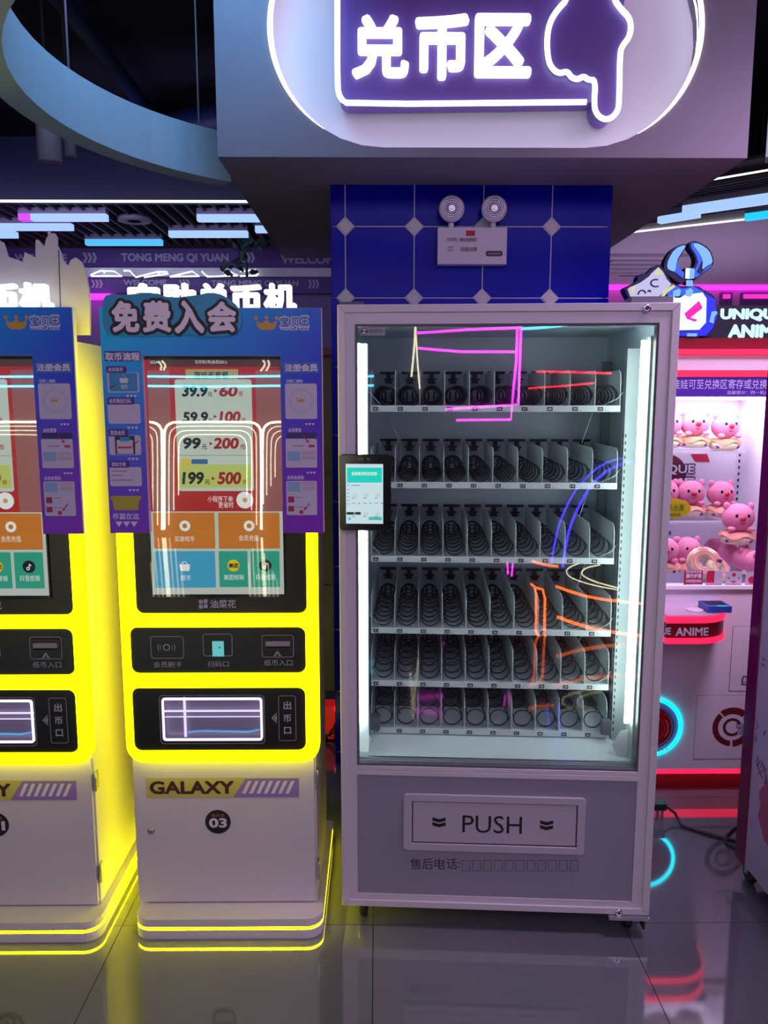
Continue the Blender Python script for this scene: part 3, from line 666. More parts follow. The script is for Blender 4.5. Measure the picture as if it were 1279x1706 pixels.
    # coin outlet panel
    oq = pr_(268, 1161, 439, 1236); cp = panel('outlet_panel', o3, [rrect(*oq, .010)])
    out_ = obj('outlet_box', nb(), M('outlet_grey', (0.30, 0.27, 0.38), 0.25), cp)
    bm = nb(); box(bm, oq[0], oq[2], d+.028, d+.0298, oq[1], oq[3]); bm.to_mesh(out_.data); bm.free()
    i_ = .004; obj('outlet_light', prism(nb(), [rrect(oq[0]+i_, oq[1]+i_, oq[2]-i_, oq[3]-i_, .009), rrect(oq[0]+i_+.006, oq[1]+i_+.006, oq[2]-i_-.006, oq[3]-i_-.006, .006)], pd-.001, pd+.004), glow('outlet_violet_light', (0.90, 0.74, 1.0), 1.6), cp)
    outline('outlet_outline', (266, 1158, 441, 1239), .012, cp, .0014, GP)
    bm = nb(); zm = oq[1]+(oq[3]-oq[1])*0.66
    box(bm, oq[0]+.008, oq[2]-.008, d+.016, d+.020, zm-.004, zm+.001); box(bm, oq[0]+.008, oq[2]-.008, d+.018, d+.021, zm-.022, zm-.0195); xx = oq[0]+(oq[2]-oq[0])*.21; box(bm, xx, xx+.007, d+.018, d+.022, oq[1]+.01, oq[3]-.008)
    obj('tray_rail', bm, glow('rail_violet', (0.80, 0.68, 1.0), 1.1), cp)
    bm = nb(); zm = oq[1]+(oq[3]-oq[1])*0.18
    prism(bm, [[(xx+.01, zm), (xx+.05, zm+.004), (oq[2]-.05, zm+.001), (oq[2]-.01, zm+.009), (oq[2]-.01, zm+.004), (oq[2]-.05, zm-.005), (xx+.05, zm-.001), (xx+.01, zm-.005)]], d+.022); obj('blue_film', bm, glow('film_blue', (0.12, 0.45, 0.85), .8), cp)
    outline('outlet_label_outline', (464, 1159, 493, 1234), .006, cp, .0014)
    letters('outlet_label_text', [('出', pr_(472, 1168, 485, 1182)), ('币', pr_(472, 1190, 485, 1203)), ('口', pr_(473, 1211, 485, 1223))], GP, cp, pk_, 0.03)
    bm = nb(); a = pr_(452, 1187, 461, 1205)
    prism(bm, [[(a[2], a[3]), (a[0], (a[1]+a[3])/2), (a[2], a[1]), (a[2], a[1]+.003), (a[0]+.005, (a[1]+a[3])/2), (a[2], a[3]-.003)]], pk_); prism(bm, [[(a[2], a[3]-.007), (a[0]+.008, (a[1]+a[3])/2), (a[2], a[1]+.007)]], pk_)
    obj('outlet_arrow', bm, GP, cp)
    # header board
    hd = -0.065
    HB = gradient('header_print', ([(0.0, (0.13, 0.01, 0.36)), (0.25, (0.06, 0.02, 0.42)), (0.5, (0.003, 0.11, 0.50)), (0.8, (0.0, 0.27, 0.58)), (1.0, (0.0, 0.36, 0.62))],
                                   [(0.0, (0.15, 0.005, 0.34)), (0.35, (0.09, 0.005, 0.36)), (0.7, (0.012, 0.008, 0.42)), (0.9, (0.0, 0.04, 0.44)), (1.0, (0.0, 0.07, 0.44))]), emit=0.22)
    hx0, hx1 = kq(174.5, 700, hd)[0], kq(536.5, 700, hd)[0]; hz0, hz1 = kq(360, 888, hd)[1], kq(360, 513, hd)[1]
    sx0, sx1 = kq(242, 750, hd)[0], kq(470, 750, hd)[0]; sz1 = kq(360, 592, hd)[1]
    hb = obj('header_board', prism(nb(), [[(hx0, hz0), (sx0, hz0), (sx0, sz1), (sx1, sz1), (sx1, hz0), (hx1, hz0), (hx1, hz1), (hx0, hz1)]], hd, hd+0.006), HB, t)
    obj('board_edge', prism(nb(), [[(hx0-.001, hz0-.001), (sx0+.001, hz0-.001), (sx0+.001, sz1-.001), (sx1-.001, sz1-.001), (sx1-.001, hz0-.001), (hx1+.001, hz0-.001), (hx1+.001, hz1+.001), (hx0-.001, hz1+.001)]], hd+0.0061, hd+0.029), INKW, hb)
    hr = lambda *q: K.rect(*q, hd)
    # title cloud
    cloud = smooth(K.pts([(172, 556), (171, 500), (178, 490), (203, 492), (258, 487), (282, 497), (330, 492), (350, 487), (374, 492), (398, 512), (404, 530), (399, 552), (388, 560), (330, 562), (322, 556), (290, 560), (200, 560)], hd-.006), 1)
    tb = obj('title_plate', prism(nb(), [cloud], hd-.008, hd-.0001), M('title_cyan', (0.03, 0.36, 0.56), .4), hb)
    chs = (('免', (186, 501, 232, 554)), ('费', (237, 501, 285, 554)), ('入', (290, 500, 340, 556)), ('会', (345, 502, 394, 554)))
    for nm, mat, off, bo, ly in (('title_shadow', M('title_black', (0.012, 0.012, 0.03), .5), (0, 0, 5.0), .20, .0084), ('title_characters', M('title_white', (0.95, 0.86, 0.93), .5), (0, 0, 0), .055, .0092)):
        bm = nb(); gpx = off[2]
        for s, q in chs: put(bm, s, *K.rect(q[0]-gpx, q[1]-gpx, q[2]+gpx, q[3]+gpx, hd-.008), hd-ly, bo)
        obj(nm, bm, mat, hb)
    # crown logo
    cg = M('crown_gold', (0.70, 0.36, 0.05), .4)
    def crown(x0, y0, x1, y1, nm='crown_logo', par=hb, y=hd-.0012):
        a = K.rect(x0, y0, x1, y1, hd); w_, h_ = a[2]-a[0], a[3]-a[1]; P = lambda u, v: (a[0]+u*w_, a[1]+v*h_)
        bm = nb(); prism(bm, [smooth([P(0, .78), P(.18, .52), P(.32, .5), P(.5, .8), P(.68, .5), P(.82, .52), P(1, .78), P(.93, .2), P(.75, 0), P(.25, 0), P(.07, .2)], 2)], y)
        for u, v in ((.02, .88), (.5, .9), (.98, .88)): prism(bm, [circle(*P(u, v), w_*.085, 12)], y-.0001)
        return obj(nm, bm, cg, par)
    crown(426, 527, 462, 550)
    LW = M('logo_outline_white', (0.66, 0.64, 0.78), .5)
    letters('logo_outline', [('宝', hr(465, 525, 483, 547)), ('贝', hr(482, 527, 500, 547)), ('王', hr(499, 525, 516, 546))], LW, hb, hd-.0009, .13)
    letters('logo_characters', [('宝', hr(467, 528, 481, 544)), ('贝', hr(485, 529, 498, 544)), ('王', hr(501, 528, 514, 543))], M('logo_blue', (0.01, 0.16, 0.55), .5), hb, hd-.0013, .03)
    letters('logo_latin', [('WANDA KIDS', hr(466, 545, 515, 551))], LW, hb, hd-.0012, .04)
    # left instructions
    letters('left_title', [('取币流程', hr(175, 587, 233, 601))], M('instr_white', (0.80, 0.76, 0.88), .5), hb, hd-.0012, .05)
    obj('left_title_plate', prism(nb(), [rrect(*hr(174, 585, 234, 602), .002)], hd-.0007), M('title_violet', (0.10, 0.02, 0.30), .5), hb)
    CW = M('card_paper', (0.66, 0.62, 0.78), .5); CB = M('card_blue', (0.05, 0.33, 0.62), .5); VT = MC['title_violet']
    def card(nm, q, mat, rad=.006, lay=1, par=hb): return obj(nm, prism(nb(), [rrect(*hr(*q), rad)], hd-.0006-lay*.0003), mat, par)
    for (q, lab, lr) in (((179, 620, 232, 654), '点击取币', (180, 612, 205, 619)), ((180, 673, 234, 706), '会员微信扫码', (182, 664, 218, 672)), ((182, 725, 235, 758), '登录会员', (184, 717, 208, 725)), ((183, 778, 236, 810), '提取币数', (186, 770, 210, 777))):
        card('instruction_card', q, CW); card('caption_pill', (lr[0]-3, lr[1]-2, lr[2]+6, lr[3]+2), VT, .004, 2)
        letters('caption_text', [(lab, hr(*lr))], INKW, hb, hd-.0016, .02)
    card('card_picture', (182, 621, 229, 652), CB, .003, 2); card('card_picture', (192, 726, 225, 757), INKK, .001, 2); card('card_picture', (195, 733, 222, 756), CW, .001, 3)
    card('card_picture', (200, 728, 216, 735), CB, .001, 4); card('card_picture', (197, 744, 220, 747), M('red_mark', (0.55, 0.02, 0.06), .5), .0005, 4)
    card('card_line', (186, 784, 212, 785.5), M('grey_line', (0.25, 0.23, 0.36), .5), .0002, 2); card('card_line', (186, 791, 204, 792.5), MC['grey_line'], .0002, 2); card('card_line', (186, 799, 222, 800.5), MC['grey_line'], .0002, 2)
    bm = nb(); q = hr(199, 630, 214, 638); prism(bm, [[(q[0], q[3]), (q[2], q[3]), (q[2]-.002, q[1]), (q[0]+.002, q[1])]], hd-.0016); tube(bm, [(q[0]+.005, hd-.0016, q[3]), ((q[0]+q[2])/2, hd-.0016, q[3]+.008), (q[2]-.005, hd-.0016, q[3])], .0009, 4); put(bm, '提币', *hr(202, 641, 213, 648), hd-.0016)
    obj('basket_picture', bm, INKW, hb)
    bm = nb()
    for a in (((184, 646), (194, 640)), ((221, 743), (231, 734))):
        (xa, ya), (xb, yb) = K.p(*a[0], hd), K.p(*a[1], hd); tube(bm, [(xa, hd-.002, ya), (xb, hd-.002, yb)], [.0016, .0012], 5)
    for tx, ty, hx, hy in ((504, 724, 515, 738), (516, 838, 506, 850)):
        A = Vector(K.p(tx, ty, hd)); B = Vector(K.p(hx, hy, hd)); D = (B-A).normalized(); N = Vector((-D.y, D.x)); H_ = B-D*.009
        prism(bm, [[tuple(A+N*.0014), tuple(H_+N*.0014), tuple(H_+N*.005), tuple(B), tuple(H_-N*.005), tuple(H_-N*.0014), tuple(A-N*.0014)]], hd-.0022)
    obj('red_arrow', bm, MC['red_mark'], hb)
    bm = nb()
    for cx, cy, n_, s_ in ((219, 660, 3, 3), (221, 713, 3, 3), (222, 765, 3, 3), (223, 817, 3, 3), (211, 873, 3, 6), (516, 707, 3, 2.6), (518, 788, 3, 2.6)):
        for k in range(n_):
            x = cx+(k-1)*s_*2.1; prism(bm, [[K.p(x-s_, cy-s_*.7, hd), K.p(x+s_, cy-s_*.7, hd), K.p(x, cy+s_*.8, hd)]], hd-.0012)
    obj('down_arrows', bm, INKW, hb)
    q = hr(184, 826, 236, 850); obj('basket_sticker', prism(nb(), [[(q[0], q[3]-.002), (q[0]+.012, q[3]), (q[2]-.012, q[3]), (q[2], q[3]-.002), (q[2]-.001, q[3]-.010), (q[2]-.006, q[3]-.012), (q[2]-.010, q[1]+.004), (q[2]-.014, q[1]), (q[0]+.014, q[1]), (q[0]+.010, q[1]+.004), (q[0]+.006, q[3]-.012), (q[0]+.001, q[3]-.010)]], hd-.0012), M('basket_yellow', (0.52, 0.46, 0.05), .5), hb)
    letters('basket_text', [('币篮在这', hr(188, 855, 232, 865))], INKW, hb, hd-.0012, .02)
    # right instructions
    card('right_title_plate', (471, 603, 532, 622), M('plate_blue', (0.05, 0.18, 0.62), .5), .003, 1)
    letters('right_title', [('注册会员', hr(474, 606, 529, 619))], MC['instr_white'], hb, hd-.0014, .05)
    letters('caption_text', [('扫码二维码', hr(477, 632, 504, 638)), ('点击登录', hr(480, 713, 502, 720)), ('点击会员码', hr(478, 792, 506, 799))], INKW, hb, hd-.0014, .03)
    card('code_card', (475, 639, 528, 698), CW); crown(494, 662, 508, 670, 'card_crown', hb, hd-.0016)
    bm = nb(); c = K.p(502, 668, hd)
    for k in range(30):
        a = k*math.pi/15; 
        for rr in (.030, .0345): prism(bm, [circle(c[0]+rr*math.cos(a+rr*40), c[1]+rr*math.sin(a+rr*40), .0013, 6)], hd-.0012)
    obj('card_dots', bm, MC['grey_line'], hb)
    card('instruction_card', (476, 731, 528, 779), CW, .004); card('card_picture', (477, 721, 527, 730), M('card_dark_violet', (0.05, 0.03, 0.16), .5), .001, 1)
    card('instruction_card', (477, 801, 528, 858), CW, .004)
    PB = M('card_pale_blue', (0.30, 0.50, 0.72), .5); PP = M('card_pale_pink', (0.68, 0.45, 0.60), .5)
    for y in (752, 803): card('card_picture', (479, y, 500, y+16), PB, .001, 2); card('card_picture', (503, y, 525, y+6), PP, .001, 2); card('card_picture', (503, y+8, 525, y+14), M('card_pale_grey', (0.5, 0.5, 0.58), .5), .001, 2)
    card('card_picture', (480, 827, 490, 837), M('card_crimson', (0.42, 0.03, 0.10), .5), .001, 2); card('card_picture', (480, 843, 490, 852), MC['card_crimson'], .001, 2)
    card('card_mark', (514, 741, 524, 745), MC['red_mark'], .001, 2); card('card_line', (487, 742, 506, 743.5), MC['grey_line'], .0002, 2); card('card_line', (493, 828, 505, 829), MC['grey_line'], .0002, 2); card('card_line', (493, 844, 505, 845), MC['grey_line'], .0002, 2)
    c = K.p(502, 853, hd); obj('card_mark', prism(nb(), [circle(c[0], c[1], .006, 16)], hd-.0014), MC['red_mark'], hb)
    # lit sign characters on top
    ld = 0.0
    sg = obj('topper_sign', box(nb(), hx0+.05, hx1-.05, 0.02, 0.035, 1.83, kq(360, 514, .02)[1]), BW, t)
    bm = nb()
    for s, q in (('自', (214, 472, 266, 522)), ('助', (270, 472, 326, 522)), ('兑', (330, 472, 383, 522)), ('币', (384, 474, 436, 522)), ('机', (439, 472, 494, 522))): put(bm, s, *K.rect(*q, ld), ld, .055, .02)
    obj('topper_characters', bm, glow('topper_white', (0.95, 1.0, 0.95), 1.25), sg)
    return t
k3 = build_kiosk('coin exchange kiosk with badge 03, complete, beside the vending machine')
k1 = copy_tree(k3); k1.location = (K.o.x-0.69, KY-0.012, 0)
k1['label'] = 'coin exchange kiosk with badge 01, cut off by the left frame edge'
for t, s in ((k3, '03'), (k1, '01')):
    dr = [c for c in t.children if c.name.startswith('door')][0]
    letters('number', [(s, K.rect(348, 1363, 378, 1379, -.002))], INKW, dr, -0.0018, .045)
# cutout silhouette board behind the left kiosk
CF_ = Frame(0, KY+0.03)
sil = [(-60, 395), (-20, 380), (0, 402), (4, 403), (12, 427), (38, 436), (41, 420), (59, 429), (59, 400), (62, 399), (74, 411), (76, 400), (80, 392), (79, 385), (82, 384), (83, 390), (90, 388), (94, 395), (94, 408), (100, 420), (103, 432), (113, 443), (118, 433), (126, 429), (135, 436), (142, 452), (147, 480), (149, 505), (149, 558), (-60, 558)]
so = thing('cutout_board', 'pale lilac silhouette cutout board standing behind left white sign', 'sign', (0, KY+0.03, 0))
obj('board', prism(nb(), [[p for p in CF_.pts(sil)]], 0.0, 0.012), M('cutout_paint', (0.60, 0.56, 0.66), .6), so)
obj('seam', tube(nb(), [(CF_.p(98, 417)[0], -.001, CF_.p(98, 417)[1]), (CF_.p(101, 520)[0], -.001, CF_.p(101, 520)[1])], .0012, 4), M('seam_dark', (0.05, 0.04, 0.1), .6), so)
# ================================================================== VENDING MACHINE
VD = -3.4
V = Frame(-0.115, 2.282, VD)
vm = thing('vending_machine', 'tall white glass front vending machine with rows of empty black spirals', 'vending machine', tuple(V.o), math.radians(VD))
VW = 0.958; VZ0, VZ1 = 0.072, 1.928
VWH = M('vending_white', (0.66, 0.61, 0.70), 0.33, noise=0.015); VGR = M('vending_grey_panel', (0.30, 0.28, 0.38), 0.42, noise=0.03)
VIN = M('vending_interior', (0.72, 0.82, 0.93), 0.45, noise=0.03); VTR = M('tray_white', (0.66, 0.72, 0.74), 0.4, noise=0.03)
gl = V.rect(593, 540, 1077, 1281)   # glass opening
gl = (V.p(592, 800)[0], V.p(820, 1281)[1], V.p(1086, 800)[0], V.p(820, 539)[1])
lo = (gl[0], V.p(820, 1495)[1], gl[2], V.p(820, 1287)[1])
fr = obj('door_frame', prism(nb(), [[(0, VZ0), (VW, VZ0), (VW, VZ1), (0, VZ1)], [(gl[0], gl[1]), (gl[2], gl[1]), (gl[2], gl[3]), (gl[0], gl[3])], [(lo[0], lo[1]), (lo[2], lo[1]), (lo[2], lo[3]), (lo[0], lo[3])]], 0.0, 0.045), VWH, vm)
bm = nb()   # raised outer rim with mitred corners
e = .022
prism(bm, [[(0, VZ0), (VW, VZ0), (VW, VZ1), (0, VZ1)], [(e, VZ0+e), (VW-e, VZ0+e), (VW-e, VZ1-e), (e, VZ1-e)]], -0.006, -0.0001); bevel(bm, .0015, 1)
obj('frame_rim', bm, VWH, fr)
for a, b in (((0, 0), (1, 1)), ((1, 0), (-1, 1)), ((0, 1), (1, -1)), ((1, 1), (-1, -1))):
    x = a[0]*VW; z = VZ0 if a[1] == 0 else VZ1
    obj('mitre_line', tube(nb(), [(x+b[0]*.003, -.0062, z+b[1]*.003), (x+b[0]*.021, -.0062, z+b[1]*.021)], .0005, 4), M('joint_dark', (0.1, 0.09, 0.14), .6), fr)
bm = nb(); e = .006
prism(bm, [[(gl[0], gl[1]), (gl[2], gl[1]), (gl[2], gl[3]), (gl[0], gl[3])], [(gl[0]+e, gl[1]+e), (gl[2]-e, gl[1]+e), (gl[2]-e, gl[3]-e), (gl[0]+e, gl[3]-e)]], .004, .03); obj('glass_gasket', bm, M('gasket_grey', (0.10, 0.10, 0.12), .5), fr)
obj('glass_pane', prism(nb(), [[(gl[0], gl[1]), (gl[2], gl[1]), (gl[2], gl[3]), (gl[0], gl[3])]], .010, .014), glass('vending_glass', 0.055, (0.97, 1.0, 0.99)), vm)
lp = obj('lower_panel', prism(nb(), [[(lo[0], lo[1]), (lo[2], lo[1]), (lo[2], lo[3]), (lo[0], lo[3])]], .003, .03), VGR, vm)
q = (lo[0], lo[3]-.016, lo[2], lo[3]-.002); obj('sill_trim', bevel(box(nb(), q[0], q[2], -.003, .0029, q[1], q[3]), .002), VWH, lp)
# push flap
ps = V.rect; f0 = (V.p(672, 1370)[0], V.p(820, 1419)[1], V.p(974, 1370)[0], V.p(820, 1325)[1]); f1 = (V.p(686, 1370)[0], V.p(820, 1407)[1], V.p(961, 1370)[0], V.p(820, 1337)[1])
FLM = M('flap_white', (0.50, 0.46, 0.56), .38)
sur = obj('flap_surround', bevel(prism(nb(), [rrect(*f0, .012), rrect(*f1, .001)], -.006, .0029), .0015, 1), FLM, lp)
obj('push_flap', box(nb(), f1[0]+.0035, f1[2]-.0035, -.0035, .0005, f1[1]+.005, f1[3]-.0025), FLM, lp)
obj('flap_gap', box(nb(), f1[0], f1[2], .001, .0028, f1[1], f1[3]), M('gap_dark', (0.012, 0.010, 0.03), .8), lp)
letters('flap_lettering', [('PUSH', (V.p(770, 1372)[0], V.p(820, 1387)[1], V.p(869, 1372)[0], V.p(820, 1358)[1]))], INKK, lp, -.0042, -0.012)
for cx in (731, 910):
    bm = nb()
    for k in (0, 1):
        x0_, x1_ = V.p(cx-11, 1370)[0], V.p(cx+11, 1370)[0]; xm = (x0_+x1_)/2; zt = V.p(820, 1363+k*8)[1]; h_ = .011; dz_ = .006
        prism(bm, [[(x0_, zt), (xm, zt-dz_), (x1_, zt), (x1_, zt-h_), (xm, zt-h_-dz_), (x0_, zt-h_)]], -.0042)
    obj('chevrons', bm, INKK, lp)
VTX = M('vending_print', (0.045, 0.035, 0.07), .5)
letters('service_text', [(s, V.rect(683+20.2*i, 1431, 701+20.2*i, 1449)) for i, s in enumerate('售后电话')]+[(':', V.rect(764, 1437, 766, 1447))], VTX, lp, .0022, .0)
bm = nb()
for i in range(11):
    a = V.rect(769+18.0*i, 1434, 783+18.0*i, 1452); prism(bm, [[(a[0], a[1]), (a[2], a[1]), (a[2], a[3]), (a[0], a[3])], [(a[0]+.0011, a[1]+.0011), (a[2]-.0011, a[1]+.0011), (a[2]-.0011, a[3]-.0011), (a[0]+.0011, a[3]-.0011)]], .0022)
obj('number_boxes', bm, VTX, lp)
# cabinet shell
IX0, IX1 = gl[0]-.018, VW-.052; ID = .62
bm = nb(); box(bm, 0, IX0, .046, .80, VZ0, VZ1); box(bm, IX1, VW, .046, .80, VZ0, VZ1); box(bm, IX0, IX1, ID, .80, VZ0, VZ1)
box(bm, IX0, IX1, .046, ID, gl[3]+.012, VZ1); box(bm, IX0, IX1, .046, ID, VZ0, gl[1]-.03)
obj('cabinet', bm, VWH, vm)
bm = nb(); t_ = .002
box(bm, IX0, IX0+t_, .047, ID, gl[1]-.03, gl[3]+.012); box(bm, IX1-t_, IX1, .047, ID, gl[1]-.03, gl[3]+.012); box(bm, IX0+t_, IX1-t_, ID-t_, ID, gl[1]-.03, gl[3]+.012)
box(bm, IX0+t_, IX1-t_, .047, ID-t_, gl[3]+.010, gl[3]+.012)
liner = obj('interior_liner', bm, VIN, vm)
bm = nb()   # sloping delivery chute below the last tray
s0, s1 = gl[1]-.01, gl[1]+.075
v = [bm.verts.new(c) for c in ((IX0+t_, .05, s0), (IX1-t_, .05, s0), (IX1-t_, .10, s0+.012), (IX0+t_, .10, s0+.012), (IX1-t_, .30, s1), (IX0+t_, .30, s1))]
bm.faces.new((v[0], v[1], v[2], v[3])); bm.faces.new((v[3], v[2], v[4], v[5])); obj('chute', bm, VTR, liner)
obj('front_sill', box(nb(), IX0+t_, IX1-t_, .048, .06, gl[1]-.03, gl[1]+.006), STEEL, liner)
# LED bars
z0_, z1_ = V.p(610, 1203, .07)[1], V.p(610, 572, .07)[1]
lb = obj('led_bar', bevel(box(nb(), IX0+.004, V.p(613, 900, .09)[0], .075, .105, gl[1]+.01, z1_), .003), M('led_housing', (0.70, 0.78, 0.76), .3, emit=(0.8, 1.0, 0.92), es=.35), vm)
obj('led_tube', tube(nb(), [(IX0+.020, .068, z0_), (IX0+.020, .068, z1_)], .0075, 10), LEDW, lb)
xr = IX1-.015
z0_, z1_ = V.p(1050, 1205, .07)[1], V.p(1070, 567, .07)[1]
lb = obj('led_bar', box(nb(), IX1-.010, IX1-t_-.0005, .05, .10, gl[1]+.01, z1_+.01), M('led_housing_right', (0.35, 0.40, 0.40), .4), vm)
obj('led_tube', tube(nb(), [(xr-.008, .074, z0_), (xr-.008, .074, z1_)], .0075, 10), LEDW, lb)
bm = nb(); box(bm, IX1-.045, IX1-t_-.001, .165, .20, gl[1]+.03, gl[3]-.06); box(bm, IX1-.030, IX1-t_-.001, .54, .575, gl[1]+.03, gl[3]-.08); box(bm, IX0+t_+.001, IX0+.016, .14, .17, gl[1]+.03, gl[3]-.08)
post = obj('shelf_post', bm, M('post_grey', (0.30, 0.35, 0.36), .4), vm)
bm = nb()
for k in range(44):
    z = gl[1]+.06+k*.022; box(bm, IX1-.0455, IX1-.0449, .172, .180, z, z+.010); box(bm, IX1-.0305, IX1-.0299, .546, .554, z, z+.010); 
    box(bm, IX1-.042, IX1-.038, .1644, .1651, z, z+.010)
obj('post_slots', bm, INKK, post)
# lower hinge brackets (pale folded plates)
for sx, px in ((1, IX0+.006), (-1, IX1-.006)):
    P = [(px, gl[1]+.004), (px+sx*.034, gl[1]+.004), (px+sx*.052, gl[1]+.040), (px+sx*.026, gl[1]+.088), (px, gl[1]+.092)]
    obj('corner_bracket', prism(nb(), [P], .10, .104), M('bracket_white', (0.66, 0.70, 0.72), .4), vm)
    obj('bracket_block', box(nb(), min(px+sx*.045, px+sx*.075), max(px+sx*.045, px+sx*.075), .14, .17, gl[1]+.055, gl[1]+.10), M('bracket_dark', (0.10, 0.10, 0.13), .5), vm)
# trays
TD0, TD1 = .17, .565
TX0, TX1 = V.p(617, 684, TD0)[0], V.p(1033, 684, TD0)[0]
rows = [686, 813, 936, 1055, 1143, 1221]
LN = (TX1-TX0)/10; SPM = M('spiral_black', (0.008, 0.010, 0.016), .42)
mount_me = div_me = lab_me = None
for ri, py in enumerate(rows):
    tz = V.p(640, py, TD0)[1]; sh = .0195; fz = tz+sh-.004
    bm = nb(); box(bm, TX0, TX1, TD0+.0021, TD1, fz-.002, fz); box(bm, TX0, TX1, TD0, TD0+.002, tz, tz+sh); box(bm, TX0, TX1, TD1-.003, TD1, fz, fz+.035)
    tr = obj('tray', bm, VTR, vm)
    if div_me is None:
        h_ = .112; dp_ = TD1-TD0-.004
        db = nb(); P = [(0, 0), (dp_, 0), (dp_, h_), (.026, h_), (.008, h_-.010), (0, h_-.032)]
        prism(db, [P], -.0008, .0008)
        for v_ in db.verts: v_.co = Vector((v_.co.y, v_.co.x, v_.co.z))
        for f_ in db.faces: f_.normal_flip()
        dv = obj('divider', db, VTR, tr); div_me = dv.data; COL.objects.unlink(dv); bpy.data.objects.remove(dv)
        mb = nb(); box(mb, -.030, .030, -.004, .006, .118, .127); box(mb, -.008, .008, -.004, .006, .094, .118); box(mb, -.017, .017, -.006, .004, .096, .102); box(mb, -.012, .012, -.004, .003, .084, .094)
        prism(mb, [circle(0, .042, .027, 20), circle(0, .042, .0215, 20)], -.010, -.004)
        for s_ in (-1, 1): box(mb, s_*.010-.003, s_*.010+.003, -.013, -.004, .026, .058)
        mo = obj('motor_mount', mb, M('mount_black', (0.012, 0.014, 0.022), .5), tr); mount_me = mo.data; COL.objects.unlink(mo); bpy.data.objects.remove(mo)
    def inst(nm, me, x, y, z, par=tr):
        o = bpy.data.objects.new(nm, me); COL.objects.link(o); o.parent = par; o.location = (x, y, z); return o
    for k in range(11): inst('divider', div_me, min(max(TX0+k*LN, TX0+.001), TX1-.001), TD0+.003, fz)
    # spiral for this row
    turns = [8, 6, 6, 7, 6, 5][ri]; R = .0305; L0, L1 = TD0+.012, TD1-.018; npt = turns*18
    if ri == 0: sy = L1
    pts = []
    for i in range(npt+1):
        a = 2*math.pi*i/18.0 - math.pi*0.05
        q = i/18.0; adv = (0.35*q if q < 1 else 0.35+(q-1))/(turns-.65); pts.append((R*math.cos(a), L0+(L1-L0)*adv, R*math.sin(a)))
    pts = [(R*1.02, L0-.004, .024)] + pts[0:] if False else [(R*0.95, L0-.010, R*0.35)] + pts
    sb_ = tube(nb(), pts, .0020, 6); me = bpy.data.meshes.new('spiral'); sb_.to_mesh(me); sb_.free(); me.materials.append(SPM)
    for k in range(10):
        cx = TX0+(k+.5)*LN
        inst('spiral', me, cx, 0, fz+.004+R)
        inst('motor_mount', mount_me, cx, TD1-.014, fz-.006)
        if lab_me is None:
            l_ = obj('number_label', box(nb(), -.0085, .0085, -.0008, -.0001, .003, .0145), M('label_black', (0.015, 0.015, 0.02), .5), tr); lab_me = l_.data; COL.objects.unlink(l_); bpy.data.objects.remove(l_)
        inst('number_label', lab_me, TX0+k*LN+.016, TD0, tz)
    bm = nb(); bm2 = nb()
    for k in range(10):
        s = '%02d' % (ri*10+k+1); x = TX0+k*LN+.016; put(bm, s, x-.0055, tz+.0058, x+.0055, tz+.0118, TD0-.0011, .02)
        bm2.faces.new([bm2.verts.new((x+.016+a, TD0-.0003, tz+.005+b)) for a, b in ((-.001, -.001), (.001, -.001), (.001, .001), (-.001, .001))])
    obj('number_text', bm, INKW, tr); obj('strip_dot', bm2, INKK, tr)
# slack tray cables
bm = nb()
for ri, py in enumerate(rows[:5]):
    tz = V.p(640, py, TD0)[1]
    tube(bm, [(TX0+.05, .30, tz-.002), (TX0+.065, .28, tz-.045), (TX0+.085, .25, tz-.085)], .0012, 4) if ri in (0, 4) else None
    tube(bm, [(TX1-.055, .30, tz-.002), (TX1-.075, .28, tz-.05), (TX1-.095, .26, tz-.10)], .0012, 4)
    tube(bm, [(TX0-.012, TD0+.01, tz+.09), (TX0-.004, TD0+.005, tz+.06), (TX0+.03, TD0-.002, tz+.024)], .0012, 4)
    tube(bm, [(TX1+.008, TD0+.01, tz+.06), (TX1-.01, TD0+.0, tz+.04), (TX1-.05, TD0-.002, tz+.022)], .0012, 4)
obj('tray_cable', bm, M('cable_white', (0.6, 0.64, 0.62), .4), vm)
# sticker on glass, locks, tablet, castors
s_ = V.rect(600, 545, 641, 559, .009); stk = obj('maker_sticker', prism(nb(), [rrect(*s_, .002)], .0092, .0098), M('sticker_silver', (0.30, 0.32, 0.36), .4), vm)
c = V.p(606.5, 552, .009); obj('sticker_hexagon', prism(nb(), [circle(c[0], c[1], .0105, 6)], .0088), M('sticker_navy', (0.02, 0.03, 0.10), .4), stk)
letters('sticker_text', [('Z', V.rect(603, 548, 610, 556, .008))], INKW, stk, .0084, .04)
letters('sticker_maker_text', [('智购科技', V.rect(614, 548, 638, 555, .008))], MC['sticker_navy'], stk, .0086, .0)
for px, py in ((1077, 514), (1030, 1519)):
    c = V.p(px, py, -.004); lk = obj('lock', lathe(nb(), [(.0115, -.004), (.0115, .004), (.0095, .006), (.006, .005)], 22, facing(c[0], -.006, c[1])), CHROME, vm)
    obj('keyhole', lathe(nb(), [(.0045, .0052), (.0045, .0062)], 14, facing(c[0], -.006, c[1])), M('keyhole_navy', (0.02, 0.03, 0.12), .4), lk)
